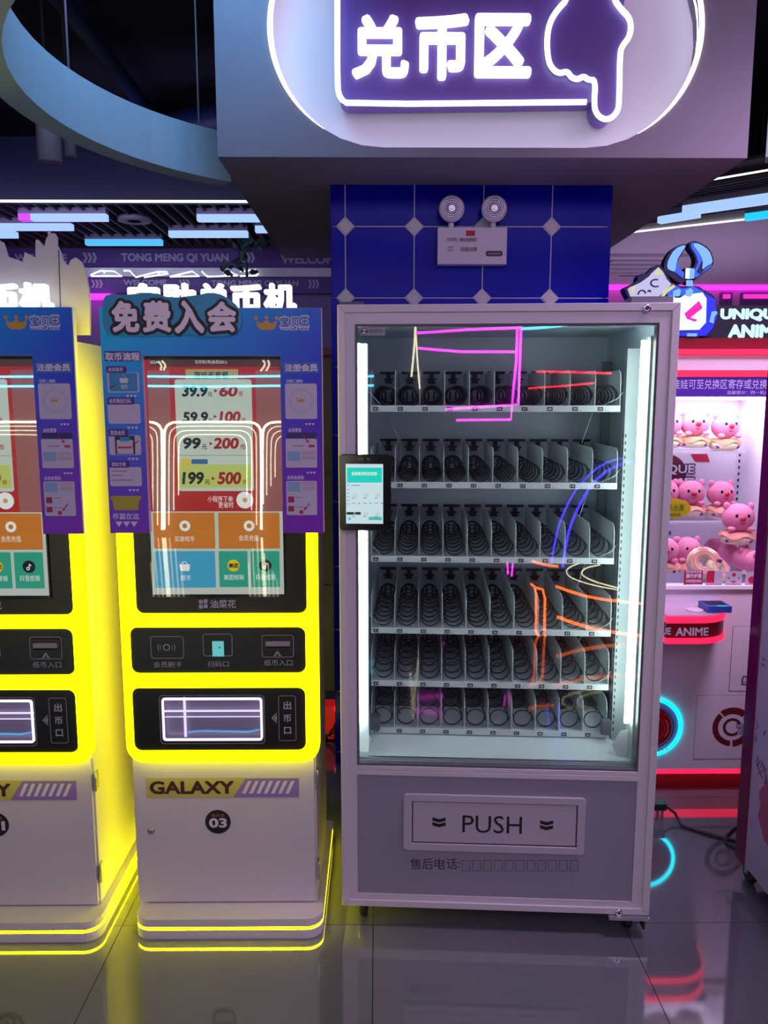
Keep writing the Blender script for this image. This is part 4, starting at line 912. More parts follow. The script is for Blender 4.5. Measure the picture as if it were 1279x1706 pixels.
# payment tablet
td = -.028; tq = (V.p(565, 820, td)[0], V.p(608, 884, td)[1], V.p(651, 820, td)[0], V.p(608, 757, td)[1])
tb = obj('payment_tablet', bevel(prism(nb(), [rrect(*tq, .012, 6)], td, -.0065), .002, 2), BLACK, vm)
tr_ = lambda *q: V.rect(*q, td)
def tf(nm, q, mat, lay, rad=.0003): return obj(nm, prism(nb(), [rrect(*tr_(*q), rad, 2)], td-.0003-lay*.0002), mat, tb)
tf('tablet_screen', (576, 773, 638, 872.5), screen('tablet_pale', (0.52, 0.68, 0.72), 1.0), 0)
tf('screen_banner', (578, 779, 636, 804), screen('tablet_teal', (0.0, 0.58, 0.50), 1.0), 1)
tf('screen_button', (614, 861, 636, 866.5), screen('tablet_button', (0.06, 0.50, 0.45), .9), 1)
DKS = screen('tablet_ink', (0.02, 0.04, 0.06), .5)
tf('screen_pill', (577, 853, 590, 857.5), DKS, 1, .0025); tf('screen_pill', (591, 853, 601, 857.5), DKS, 1, .0025)
c = V.p(582, 864, td); obj('screen_icon', prism(nb(), [circle(c[0], c[1], .0045, 16)], td-.0006), screen('tablet_blue', (0.08, 0.50, 0.65), .9), tb)
letters('banner_text', [('自助售货机欢迎您', tr_(586, 786, 628, 792)), ], screen('tablet_cream', (0.75, 0.85, 0.55), 1.0), tb, td-.0008, .02)
GS = screen('tablet_grey', (0.22, 0.30, 0.36), .8); bm = nb()
for cx in (586, 605, 624):
    for cy in (820, 851):
        for k in range(3): a = tr_(cx+k*2.6+2, cy+(3-k), cx+k*2.6+2.5, cy+8); prism(bm, [rrect(*a, .0001, 1)], td-.0008)
        a = tr_(cx, cy+9, cx+5, cy+10.2); prism(bm, [rrect(*a, .0001, 1)], td-.0008)
    if cx: a = tr_(cx, cy-13, cx+6, cy-12); prism(bm, [rrect(*a, .0001, 1)], td-.0008); c = V.p(cx+12, 838.5, td); prism(bm, [circle(c[0], c[1], .0024, 10)], td-.0008)
for y in (808, 815, 821, 827, 833, 839): a = tr_(578, y, 582, y+1.2); prism(bm, [rrect(*a, .0001, 1)], td-.0008)
a = tr_(585, 808, 600, 809.2); prism(bm, [rrect(*a, .0001, 1)], td-.0008)
obj('screen_marks', bm, GS, tb)
tf('sensor_window', (596.5, 762, 606, 767.5), M('sensor_red', (0.16, 0.04, 0.035), .2), 0)
c = V.p(613, 765, td); obj('camera_ring', prism(nb(), [circle(c[0], c[1], .0036, 16), circle(c[0], c[1], .0026, 16)], td-.0005), M('ring_grey', (0.3, 0.3, 0.34), .3), tb)
RUB = M('caster_rubber', (0.012, 0.012, 0.012), .5)
def caster(x, y, par, r=.033, ang=0):
    bm = nb(); m = Matrix.Translation((x, y, r)) @ Matrix.Rotation(math.radians(90), 4, 'Y'); lathe(bm, [(r*.9, -.011), (r, -.008), (r, .008), (r*.9, .011)], 20, m)
    w_ = obj('caster', bm, RUB, par)
    bm = nb()
    for s in (-1, 1): box(bm, x+s*.0135-.001, x+s*.0135+.001, y-.014, y+.014, r-.008, 2*r+.004)
    box(bm, x-.018, x+.018, y-.02, y+.02, 2*r+.004, 2*r+.0065)
    tube(bm, [(x-.017, y, r), (x+.017, y, r)], .005, 8)
    obj('caster_fork', bm, STEEL, w_)
caster(.065, .06, vm); caster(VW-.055, .045, vm); caster(.065, .72, vm); caster(VW-.055, .72, vm)
obj('caster_brake', box(nb(), VW-.02, VW-.012, -.01, .03, .028, .06), RUB, vm)
obj('foot_plate', bevel(box(nb(), VW-.125, VW-.002, -.02, .05, .062, .0712), .003), STEEL, vm)
obj('top_hinge', bevel(box(nb(), .004, .075, .0, .04, VZ1, VZ1+.008), .002), M('hinge_dark', (0.08, 0.08, 0.10), .4), vm)
o = obj('router', bevel(box(nb(), 0, .115, 0, .07, 0, .02), .004), M('router_grey', (0.20, 0.20, 0.26), .5)); q = V.R @ Vector((V.p(1052, 500, .02)[0], .02, 0)) + V.o; o.location = (q.x, q.y, VZ1); o.rotation_euler[2] = math.radians(VD); tag(o, 'low grey plastic box lying on top right of vending machine', 'box')
# ================================================================== CLAW MACHINE
CFY = 3.115
Cc = Frame(1.50, CFY)
cr_ = lambda *q: Cc.rect(*q)
cm = thing('claw_machine', 'pink and white claw machine full of pink plush behind vending machine', 'claw machine', tuple(Cc.o))
CXL, CXR = 1.02-1.50, 1.90-1.50
PKW = M('claw_white', (0.66, 0.58, 0.70), .38, noise=.015); DRED = M('claw_dark_red', (0.20, 0.006, 0.02), .3)
zf = lambda py: Cc.p(1180, py)[1]
obj('base_plinth', box(nb(), CXL+.02, CXR-.02, .05, .80, 0, zf(1286)), DRED, cm)
pb = obj('body', bevel(box(nb(), CXL, CXR, 0, .85, zf(1281), zf(1035)), .003), PKW, cm)
bm = nb(); z_0, z_1 = zf(1035)+.0003, zf(981)
box(bm, CXL, CXR, 0, .03, z_0, z_1); box(bm, CXL, CXR, .82, .85, z_0, z_1); box(bm, CXL, CXL+.03, .03, .82, z_0, z_1); box(bm, CXR-.03, CXR, .03, .82, z_0, z_1)
obj('prize_well', bm, PKW, cm)
obj('base_led', box(nb(), CXL+.004, CXR-.004, .004, .03, zf(1289.5), zf(1281)-.0005), REDL, cm)
obj('sill', bevel(box(nb(), CXL, CXR, -.012, .04, zf(981)+.0005, zf(975)), .002), M('sill_white', (0.8, 0.8, 0.88), .3), cm)
wz0, wz1 = zf(975), zf(661)
bm = nb()
for x in (CXL, CXR-.03): box(bm, x, x+.03, .0, .03, wz0, wz1)
for x in (CXL, CXR-.03): box(bm, x, x+.03, .82, .85, wz0, wz1)
obj('corner_post', bm, PKW, cm)
CIN = M('claw_interior', (0.72, 0.68, 0.86), .5)
obj('back_panel', box(nb(), CXL+.03, CXR-.18, .60, .61, z_0+.011, wz1), CIN, cm)
obj('side_divider', box(nb(), CXR-.19, CXR-.18, .30, .60, wz0, wz1), CIN, cm)
obj('prize_floor', box(nb(), CXL+.031, CXR-.031, .031, .819, z_0+.002, z_0+.01), CIN, cm)
obj('window_glass', box(nb(), CXL+.03, CXR-.03, .010, .014, wz0, wz1), CLEAR, cm)
obj('head_box', bevel(box(nb(), CXL, CXR, 0, .85, wz1, zf(582)), .003), PKW, cm)
obj('ceiling_light', box(nb(), CXL+.1, CXR-.1, .15, .5, wz1-.012, wz1-.001), glow('claw_ceiling_light', (0.97, 0.90, 1.0), 10.0), cm)
obj('notice_band', box(nb(), CXL, CXR, -.008, -.0005, zf(660), zf(628)), M('notice_violet', (0.045, 0.012, 0.22), .4, emit=(0.06, 0.015, 0.3), es=.5), cm)
letters('notice_text', [('娃娃可至兑换区寄存或兑换其他', cr_(1119, 632, 1302, 648)), ('温馨提示：同一机台内的娃娃', cr_(1209, 651, 1310, 657))], M('notice_lilac', (0.55, 0.50, 0.72), .5), cm, -.0085, .012)
obj('head_led', box(nb(), CXL, CXR, -.014, -.0005, zf(628)+.0005, zf(617)), REDL, cm)
obj('head_led', box(nb(), CXL, CXR, -.014, -.0005, zf(590.5), zf(582)), REDL, cm)
obj('head_cap', bevel(box(nb(), CXL+.01, CXR-.01, .01, .84, zf(582)+.0005, zf(563)), .003), DRED, cm)
tz0 = zf(563)+.0005
sgb = obj('name_board', box(nb(), Cc.p(1176, 530)[0], CXR, .053, .09, tz0, zf(506)), M('board_black', (0.012, 0.012, 0.03), .4), cm)
letters('name_lettering', [('UNIQUE', (Cc.p(1200, 520, .05)[0], zf(533), Cc.p(1306, 520, .05)[0], zf(511))), ('ANIME', (Cc.p(1213, 548, .05)[0], zf(561), Cc.p(1304, 548, .05)[0], zf(538)))], glow('letter_cyan_white', (0.62, 1.0, 1.0), 1.1), sgb, .0515, .075)
# lit figure: claw robot and cat
fz = thing('lit_figure_sign', 'lit blue cutout of a robot claw box with white cat on claw machine', 'sign', (1.5, CFY+.02, 0))
FG = Frame(1.5, CFY+.02)
def cut(nm, P, mat, lay, sm=1, th=None, par=fz, holes=()):
    y = -.012-lay*.0012
    L = [smooth(FG.pts(P), sm) if sm else FG.pts(P)]+[smooth(FG.pts(h), 1) for h in holes]
    return obj(nm, prism(nb(), L, y, th), mat, par)
NAV = M('figure_navy', (0.006, 0.008, 0.06), .4); FBL = glow('figure_blue', (0.0, 0.015, 0.95), 1.0); FLB = glow('figure_light_blue', (0.22, 0.52, 1.0), .95); FWH = glow('figure_white', (0.86, 0.95, 1.0), 1.05)
FMB = glow('figure_mid_blue', (0.01, 0.12, 0.95), .95); FPK = glow('figure_magenta', (1.0, 0.0, 0.50), .95); FLI = glow('figure_lilac', (0.62, 0.60, 0.95), .85); FYE = glow('figure_cream', (0.75, 0.75, 0.30), .9)
cut('body_outline', [(1090, 562), (1090, 505), (1098, 500), (1112, 480), (1122, 473), (1132, 478), (1160, 476), (1172, 485), (1186, 492), (1192, 505), (1193, 519), (1196, 525), (1190, 542), (1186, 556), (1176, 562)], NAV, 0, 1, .03)
cut('body_side', [(1160, 487), (1176, 492), (1189, 500), (1191, 530), (1184, 548), (1172, 560), (1092, 560), (1092, 555), (1150, 552), (1172, 538), (1174, 500)], FBL, 2, 0)
cut('body_top', [(1108, 490), (1122, 476), (1134, 482), (1152, 478), (1168, 486), (1172, 491), (1110, 494)], FMB, 2, 0)
cut('body_face', [(1090, 506), (1104, 498), (1112, 494), (1120, 494), (1122, 497), (1130, 497), (1138, 492), (1167, 488), (1174, 498), (1173, 538), (1162, 550), (1092, 552)], FWH, 3, 0)
cut('check_mark', [(1161.5, 502), (1167, 514), (1147, 530), (1158, 533), (1155, 537), (1141, 532), (1137, 523)], FPK, 4, 0)
for P in ([(1118, 486), (1128, 482), (1131, 485), (1129, 494), (1125, 495), (1118, 494)], [(1139, 485), (1147, 481), (1152, 485), (1149, 493), (1146, 495), (1139, 494)], [(1182, 520), (1190, 519), (1192, 523), (1187, 528), (1185, 540), (1178, 537)], [(1141, 556), (1158, 556), (1158, 561), (1141, 561)]): cut('bracket', P, FLB, 5, 0)
cut('neck', [(1141, 446), (1154, 446), (1155, 464), (1152, 474), (1142, 474), (1137, 466), (1138, 450)], NAV, 1, 1, .03); cut('neck_face', [(1139, 448), (1146, 448), (1145, 466), (1138, 465)], FWH, 5, 0); cut('neck_face', [(1146, 448), (1154, 449), (1153, 465), (1145, 466)], FLB, 5, 0); cut('neck_ring', [(1140, 468), (1151, 468), (1151, 478), (1140, 478)], FLB, 4, 0)
cut('claw_outline', [(1145, 408), (1150, 402), (1162, 404), (1180, 415), (1187, 435), (1185, 444), (1160, 464), (1152, 470), (1148, 462), (1152, 448), (1157, 436), (1154, 425), (1146, 415)], NAV, 1, 1, .03)
cut('claw_arm', [(1148, 407), (1153, 405), (1160, 415), (1169, 430), (1164, 440), (1157, 455), (1164, 458), (1174, 446), (1183, 441), (1180, 446), (1158, 463), (1152, 463), (1155, 450), (1160, 438), (1156, 425), (1149, 415)], FMB, 3, 0)
cut('claw_highlight', [(1153, 406), (1163, 408), (1178, 418), (1184, 435), (1182, 441), (1174, 444), (1166, 452), (1168, 435), (1160, 420), (1152, 411)], FLB, 4, 1)
cut('claw_outline', [(1139, 406), (1120, 413), (1107, 430), (1103, 446), (1106, 455), (1130, 474), (1138, 472), (1139, 462), (1128, 452), (1127, 434), (1134, 424), (1141, 412)], NAV, 1, 1, .03)
cut('claw_arm', [(1126, 432), (1123, 430), (1112, 450), (1124, 456), (1135, 465), (1137, 455), (1128, 448)], FMB, 3, 0)
cut('claw_highlight', [(1137, 409), (1121, 416), (1110, 434), (1108, 448), (1114, 452), (1122, 454), (1124, 436), (1131, 424), (1139, 412)], FLB, 4, 1)
cut('cat_outline', [(1037, 483), (1040, 478), (1060, 470), (1060, 462), (1066, 456), (1072, 459), (1080, 452), (1092, 441), (1098, 443), (1108, 456), (1118, 474), (1122, 478), (1096, 506), (1050, 506)], NAV, 0, 1, .04)
cut('cat_face', [(1043, 483), (1046, 480), (1064, 472), (1078, 462), (1083, 456), (1094, 446), (1102, 454), (1108, 466), (1116, 475), (1098, 492), (1088, 500), (1052, 500), (1047, 494)], FLI, 3, 0)
cut('cat_ear', [(1085, 458), (1094, 448), (1101, 460)], FYE, 4, 0); cut('cat_ear', [(1048, 479), (1056, 477), (1053, 490), (1050, 488)], FYE, 4, 0)
bm = nb()
for L in ([(1093, 467), (1084, 467), (1080, 474), (1086, 479), (1094, 478)], [(1060, 492), (1062, 486), (1069, 484), (1073, 490)], [(1076, 487), (1079, 484), (1081, 488)]): tube(bm, [(x, -.018, z) for x, z in smooth(FG.pts(L), 2, False)], .0032, 6)
obj('cat_eyes', bm, NAV, fz)
cut('cat_collar', [(1097, 496), (1103, 485), (1119, 475), (1122, 479), (1108, 489), (1100, 500)], FYE, 5, 0)
# counter
cd_ = .19; cz0, cz1 = Cc.p(1150, 1073, -cd_)[1], Cc.p(1150, 1027, -cd_)[1]
cxr = Cc.p(1206, 1050, -cd_*.35)[0]; rr_ = .15
def cout(i):
    P = [(CXL+.1, -.0005), (CXL+.1, -cd_+i)]
    P += [(cxr-rr_+(rr_-i)*math.sin(math.radians(a)), -cd_+rr_-(rr_-i)*math.cos(math.radians(a))) for a in range(0, 91, 9)]
    return P+[(cxr-i, -.0005)]
H = cz1-cz0
ctn = obj('counter', slab(nb(), cout(.006), cz0+H*.2, cz1-H*.25), DRED, cm)
obj('counter_led', slab(nb(), cout(0), cz1-H*.25+.0003, cz1-H*.02), REDL, ctn); obj('counter_led', slab(nb(), cout(0), cz0, cz0+H*.2-.0003), REDL, ctn); obj('counter_underside', slab(nb(), cout(.006), cz0-.004, cz0-.0003), DRED, ctn)
obj('counter_top', slab(nb(), cout(.008), cz1-H*.02+.0003, cz1+.002), M('counter_mauve', (0.50, 0.34, 0.48), .3), ctn)
letters('counter_lettering', [('UNIQUE', (Cc.p(1068, 1052, -cd_)[0], Cc.p(1150, 1060, -cd_)[1], Cc.p(1118, 1052, -cd_)[0], Cc.p(1150, 1046, -cd_)[1])), ('ANIME', (Cc.p(1126, 1052, -cd_)[0], Cc.p(1150, 1060, -cd_)[1], Cc.p(1181, 1052, -cd_)[0], Cc.p(1150, 1046, -cd_)[1]))], M('counter_silver', (0.62, 0.60, 0.72), .4), ctn, -cd_+.0045, .035)
c = Cc.p(1160, 1022, -.1); obj('counter_dial', lathe(nb(), [(.035, 0), (.033, .004), (.02, .005)], 24, Matrix.Translation((c[0]-.01, -.105, cz1+.002))), M('dial_pale', (0.62, 0.5, 0.62), .3), ctn)
rd = obj('card_reader', bevel(box(nb(), Cc.p(1170, 1018, -.1)[0], Cc.p(1209, 1018, -.1)[0], -.15, -.055, cz1+.003, cz1+.028), .006), M('reader_blue', (0.03, 0.08, 0.42), .3), cm)
x0_, x1_ = Cc.p(1170, 1018, -.1)[0], Cc.p(1209, 1018, -.1)[0]
obj('reader_screen', box(nb(), x0_+.008, x1_-.008, -.128, -.064, cz1+.0281, cz1+.0285), M('reader_screen', (0.01, 0.01, 0.05), .1), rd); obj('reader_light', box(nb(), x0_+.04, x1_-.014, -.142, -.134, cz1+.0281, cz1+.0288), glow('reader_teal', (0.0, 0.8, 0.65), 1.0), rd)
# cyan ring and start button
c = Cc.p(1084.5, 1210.5)
rg = obj('light_ring', nb(), CYANL, cm); bm = nb(); tube(bm, [(c[0]+.122*math.cos(a*math.pi/24), -.005, c[1]+.122*math.sin(a*math.pi/24)) for a in range(48)], .0075, 8, True); bm.to_mesh(rg.data); bm.free()
obj('ring_disc', lathe(nb(), [(.114, 0), (.114, .003)], 40, facing(c[0], -.0003, c[1])), M('disc_violet', (0.28, 0.18, 0.50), .4), cm)
bt_ = obj('round_button', lathe(nb(), [(.086, 0), (.086, .008), (.082, .012), (.06, .014)], 40, facing(c[0], -.004, c[1])), M('button_red', (0.42, 0.008, 0.02), .25), cm)
bm = nb()
prism(bm, [circle(c[0], c[1], .0885, 40), circle(c[0], c[1], .0845, 40)], -.0165); obj('button_rim', bm, NAV, bt_)
bm = nb(); prism(bm, [circle(c[0], c[1], .052, 10), circle(c[0], c[1], .0508, 10)], -.0188); prism(bm, [circle(c[0], c[1], .066, 12, -35, 35)+circle(c[0], c[1], .061, 12, -35, 35)[::-1]], -.0188); obj('button_lines', bm, M('button_pink', (0.7, 0.2, 0.26), .4), bt_)
letters('ring_lettering', [('PLAY', (c[0]+.0, c[1]-.104, c[0]+.075, c[1]-.082))], M('ring_white', (0.7, 0.62, 0.75), .4), cm, -.0165, .04)
# service doors with dark seams and emblem
def seam(q, nm='service_door'):
    a = cr_(*q); t = obj(nm, bevel(box(nb(), a[0]+.0015, a[2]-.0015, -.0022, -.0003, a[1]+.0015, a[3]-.0015), .0006, 1), PKW, cm)
    obj('door_seam', prism(nb(), [rrect(*a, .0005, 1), rrect(a[0]+.0015, a[1]+.0015, a[2]-.0015, a[3]-.0015, .0003, 1)], -.0006), NAV, t); return t
s1_ = seam((1157, 1158, 1300, 1264)); s2_ = seam((1217, 1043, 1310, 1151))
c = Cc.p(1219, 1211); EM = M('emblem_maroon', (0.13, 0.008, 0.015), .4); bm = nb()
def arc(bm, r0, r1, a0, a1, y=-.0028): prism(bm, [circle(c[0], c[1], r1, 22, a0, a1)+circle(c[0], c[1], r0, 22, a0, a1)[::-1]], y)
arc(bm, .058, .087, -86, 42); arc(bm, .058, .087, 48, 128); arc(bm, .060, .084, 134, 266); arc(bm, .028, .040, 20, 330)
obj('emblem', bm, EM, s1_)
letters('emblem_text', [('UNIQUE', cr_(1227, 1205, 1262, 1213)), ('ANIME', cr_(1227, 1214, 1262, 1222))], MC['notice_lilac'], s1_, -.0036, .03); letters('emblem_text_shadow', [('UNIQUE', cr_(1226, 1204, 1263, 1214)), ('ANIME', cr_(1226, 1213, 1263, 1223))], NAV, s1_, -.0032, .11)
letters('coin_text_shadow', [('投', cr_(1234, 1125, 1250, 1141))], NAV, s2_, -.0030, .12); letters('coin_text', [('投', cr_(1236, 1127, 1249, 1139)), ('币', cr_(1252, 1127, 1265, 1139))], MC['ring_white'], s2_, -.0034, .03)
obj('coin_slot', prism(nb(), [rrect(*cr_(1247, 1051, 1275, 1098), .006), rrect(*cr_(1249, 1053, 1273, 1096), .005)], -.006, -.0023), M('slot_pinkish', (0.4, 0.2, 0.36), .3), s2_)
# back poster and shelves
PW = M('poster_white', (0.66, 0.66, 0.80), .5); bd = .598
bq = lambda *q: Cc.rect(*q, bd)
obj('poster_circle', prism(nb(), [circle(*Cc.p(1110, 790, bd), .095, 36)], bd), M('poster_maroon', (0.12, 0.02, 0.05), .5), cm)
obj('poster_block', prism(nb(), [Cc.pts([(1149, 753), (1176, 753), (1182, 769), (1158, 769)], bd)], bd-.001), M('poster_red', (0.5, 0.01, 0.06), .5), cm)
letters('poster_text_shadow', [('QUE', bq(1108, 772, 1158, 793)), ('ME', bq(1108, 794, 1158, 812))], NAV, cm, bd-.002, .10); letters('poster_text', [('QUE', bq(1110, 774, 1156, 791)), ('ME', bq(1110, 796, 1156, 812))], PW, cm, bd-.003, .03)
letters('poster_small_text', [('ME', bq(1107, 885, 1118, 891))], NAV, cm, bd-.001, .03)
SHG = glass('shelf_acrylic', .06, (.95, .95, 1)); SHW_ = M('shelf_edge', (0.72, 0.70, 0.85), .3)
zA = Cc.p(1150, 753, .30)[1]; zB_ = Cc.p(1150, 868, .30)[1]
for nm, z, xr_ in (('shelf', zA, 1237), ('shelf', zB_, 1204)):
    s = obj(nm, box(nb(), CXL+.03, Cc.p(xr_, 800, .3)[0], .30, .598, z-.006, z), SHG, cm); obj('shelf_edge', box(nb(), CXL+.03, Cc.p(xr_, 800, .3)[0], .294, .2995, z-.008, z+.001), SHW_, s)
bm = nb()
for k in range(9):
    z = wz0+.25+k*.03; box(bm, CXR-.20, CXR-.192, .55, .551, z, z+.014)
obj('rail_slots', bm, NAV, cm)
# cards along the window bottom
for (q, mat, tx) in (((1139, 950, 1170, 978), M('card_maroon', (0.30, 0.01, 0.05), .5), 'HANDLING'), ((1176, 951, 1202, 977), M('card_greyish', (0.45, 0.42, 0.52), .5), ''), ((1208, 952, 1235, 977), MC['card_greyish'], ''), ((1241, 953, 1262, 977), MC['card_greyish'], '')):
    a = Cc.rect(*q, .008); cdn = obj('instruction_card', box(nb(), a[0], a[2], .0060, .0085, a[1], a[3]), mat, cm)
    if tx:
        letters('card_text', [('操作步骤', Cc.rect(1142, 955, 1168, 963, .008)), ('HANDLING', Cc.rect(1142, 965, 1168, 970, .008))], MC['ring_white'], cdn, .0055, .03)
        bm = nb(); chev(bm, *Cc.rect(1141, 950.5, 1168, 954, .008), .0055, 6); chev(bm, *Cc.rect(1141, 973, 1168, 977, .008), .0055, 6); obj('card_chevrons', bm, MC['ring_white'], cdn)
    else:
        obj('card_foot', box(nb(), a[0], a[2], .0052, .0058, a[1], a[1]+.010), MC['card_maroon'], cdn)
        xm, zm = (a[0]+a[2])/2, a[1]+.036; bm = nb()
        if q[0] == 1208: prism(bm, [circle(xm, zm+.014, .008, 16)], .0052); prism(bm, [[(xm-.012, zm-.012), (xm+.012, zm-.012), (xm, zm-.022)]], .0052); prism(bm, [[(xm-.028, zm), (xm-.018, zm+.004), (xm-.018, zm-.004)]], .0052); prism(bm, [[(xm+.028, zm), (xm+.018, zm+.004), (xm+.018, zm-.004)]], .0052)
        elif q[0] == 1176: prism(bm, [[(a[0], zm-.02), (xm, zm-.02), (xm, zm+.03), (a[0], zm+.03)]], .0052)
        else: prism(bm, [circle(xm, zm-.008, .015, 16)], .0052)
        obj('card_picture', bm, MC['poster_red'], cdn)
    if q[0] > 1150: c2 = Cc.p(q[0]-2, 953, .006); obj('card_number_dot', prism(nb(), [circle(*c2, .010, 16)], .0048), M('dot_pink', (0.75, 0.45, 0.62), .4), cdn)
# plush toys
PINK = M('pink_plush', (0.78, 0.24, 0.46), .9, bump=.3, nscale=120); CREAM = M('cream_plush', (0.80, 0.68, 0.52), .9, bump=.2, nscale=120); ICE = M('peach_icing', (0.80, 0.32, 0.30), .8); BRN = M('brown_icing', (0.48, 0.22, 0.14), .8); PUP = M('purple_patch', (0.20, 0.01, 0.30), .7); NOSE = M('red_nose', (0.55, 0.01, 0.06), .5); EYE = M('dark_eye', (0.01, 0.008, 0.03), .2)
def bear(px, py, d, rpx, label, yaw=0, donut=True, ice=ICE, tilt=0, sq=1.0):
    wy = CFY+d; q = at(px, py, wy); r = rpx/FP*(wy*.99+.1)
    t = thing('plush_toy', label, 'toy', (q.x, wy, q.z-r*1.05 - (r*.62 if donut else 0)), math.radians(yaw), None)
    z = r*1.05+(r*.62 if donut else 0)
    h = obj('body', ball(nb(), (0, 0, z), (r, r*.85, r*.90*sq), None, 20, 14), PINK, t)
    for s in (-1, 1):
        obj('ear', ball(nb(), (s*r*.74, r*.0, z+r*.72*sq), (r*.24, r*.14, r*.26), None, 12, 8), PINK, h)
        obj('eye', ball(nb(), (s*r*.36, -r*.76, z+r*.20), (r*.10, r*.06, r*.12), None, 10, 8), EYE, h)
        obj('paw', ball(nb(), (s*r*.60, -r*.62, z-r*.66), (r*.26, r*.20, r*.17), None, 12, 8), PINK, t)
    obj('nose', ball(nb(), (0, -r*.86, z+r*.02), (r*.20, r*.14, r*.17), None, 12, 8), NOSE, h)
    obj('mouth', tube(nb(), [(-r*.14, -r*.80, z-r*.28), (0, -r*.82, z-r*.33), (r*.14, -r*.80, z-r*.28)], r*.03, 5), NOSE, h)
    if donut:
        bm = nb(); R_, r_ = r*.72, r*.40
        for i in range(25): pass
        pts = [(R_*math.cos(a*math.pi/12), R_*.8*math.sin(a*math.pi/12), r_) for a in range(24)]; tube(bm, pts, r_, 12, True); dn = obj('ring_cushion', bm, CREAM, t)
        bm = nb(); n = 32
        rings = []
        for k, (rad, zz) in enumerate(((R_*.5, r_*1.75), (R_, r_*2.03), (R_+r_*.70, r_*1.80), (R_+r_*1.06, r_*1.20))):
            rings.append([bm.verts.new((rad*(1 if k < 3 else 1)*math.cos(2*math.pi*i/n), (rad-R_*.14)*math.sin(2*math.pi*i/n), zz - (r_*.32*math.sin(i*.95) if k == 3 else 0))) for i in range(n)])
        for A, B in zip(rings, rings[1:]):
            for i in range(n): f = bm.faces.new((A[i], A[(i+1) % n], B[(i+1) % n], B[i])); f.smooth = True
        bmesh.ops.recalc_face_normals(bm, faces=bm.faces[:]); obj('icing', bm, ice, dn)
        for s in (-.85, .55): obj('patch', ball(nb(), ((R_+r_*.75)*math.sin(s), -(R_+r_*.75)*.86*math.cos(s), r_*.62), (r*.17, r*.10, r*.12), None, 10, 6), PUP, dn)
    if tilt: t.rotation_euler[0] = math.radians(tilt)
    return t
bear(1112, 706, .44, 23, 'pink plush bear on upper shelf, leftmost and half hidden', 0, ice=BRN)
bear(1157, 706, .44, 23, 'pink plush bear on upper shelf, the middle one', -4, ice=BRN)
bear(1208, 710, .44, 23, 'pink plush bear on upper shelf, the right one', 6, ice=BRN)
bear(1107, 820, .42, 23, 'pink plush bear on middle shelf, leftmost behind yellow tag', 0)
bear(1150, 821, .42, 23, 'pink plush bear on middle shelf, the middle one', -5)
bear(1200, 822, .42, 23, 'pink plush bear on middle shelf, the right one', 8)
bear(1107, 916, .22, 23, 'pink plush bear at bottom left, half hidden by vending machine', -10)
bear(1144, 915, .30, 23, 'pink plush bear in bottom pile, below the yellow tag', 5)
bear(1190, 916, .50, 21, 'pink plush bear facing sideways at the back of bottom pile', 40, False)
bear(1214, 922, .40, 22, 'pink plush bear under the ring cushion bear, left of two', 55, False)
bear(1238, 930, .28, 22, 'pink plush bear under the ring cushion bear, right of two', 50, False)
bear(1258, 936, .16, 21, 'pink plush bear at bottom right beside the dark red post', 60, False)
bear(1229, 862, .30, 26, 'pink plush bear on a ring cushion on top of the pile', -4)
def cushion(px, py, d, rpx, label, tiltx, tilty):
    wy = CFY+d; q = at(px, py, wy); r = rpx/FP*(wy*.99+.1)
    t = thing('ring_cushion', label, 'cushion', (q.x, wy, q.z)); bm = nb(); R_, r_ = r*.62, r*.38
    rot = Matrix.Rotation(math.radians(tiltx), 3, 'X') @ Matrix.Rotation(math.radians(tilty), 3, 'Y')
    tube(bm, [rot @ Vector((R_*math.cos(a*math.pi/12), R_*math.sin(a*math.pi/12), 0)) for a in range(24)], r_, 12, True); obj('cushion', bm, CREAM, t)
    bm = nb(); n = 24; rings = []
    for k, (rad, zz) in enumerate(((R_*.6, r_*.8), (R_, r_*1.03), (R_+r_*.6, r_*.85))): rings.append([bm.verts.new(rot @ Vector((rad*(1+(.08*math.sin(i*1.3) if k == 2 else 0))*math.cos(2*math.pi*i/n), rad*(1+(.08*math.sin(i*1.3) if k == 2 else 0))*math.sin(2*math.pi*i/n), zz))) for i in range(n)])
    for A, B in zip(rings, rings[1:]):
        for i in range(n): f = bm.faces.new((A[i], A[(i+1) % n], B[(i+1) % n], B[i])); f.smooth = True
    obj('icing', bm, ICE, t)
    obj('patch', ball(nb(), tuple(rot @ Vector((R_+r_*.5, 0, r_*.8))), (r*.2, r*.12, r*.12), None, 10, 6), PUP, t)
cushion(1172, 938, .10, 28, 'cream ring cushion with peach icing, upright at bottom front', 62, -12)
cushion(1196, 950, .09, 25, 'second cream ring cushion leaning right at bottom front', 50, 30)
q = Cc.p(1122, 848, .004)
tg = thing('price_tag', 'round yellow price tag hanging inside claw machine window', 'tag', (1.5, CFY+.0165, 0))
obj('tag_disc', prism(nb(), [[(q[0]+.075*math.cos(a*math.pi/16), q[1]+.040*math.sin(a*math.pi/16)) for a in range(32)]], 0, .002), M('tag_yellow', (0.70, 0.62, 0.01), .5), tg)
letters('tag_text', [('换手水果', Cc.rect(1102, 840, 1140, 852, .015)), ('*个娃娃兑换', Cc.rect(1108, 855, 1134, 860, .015))], M('tag_green', (0.12, 0.25, 0.05), .5), tg, -.0006, .02)
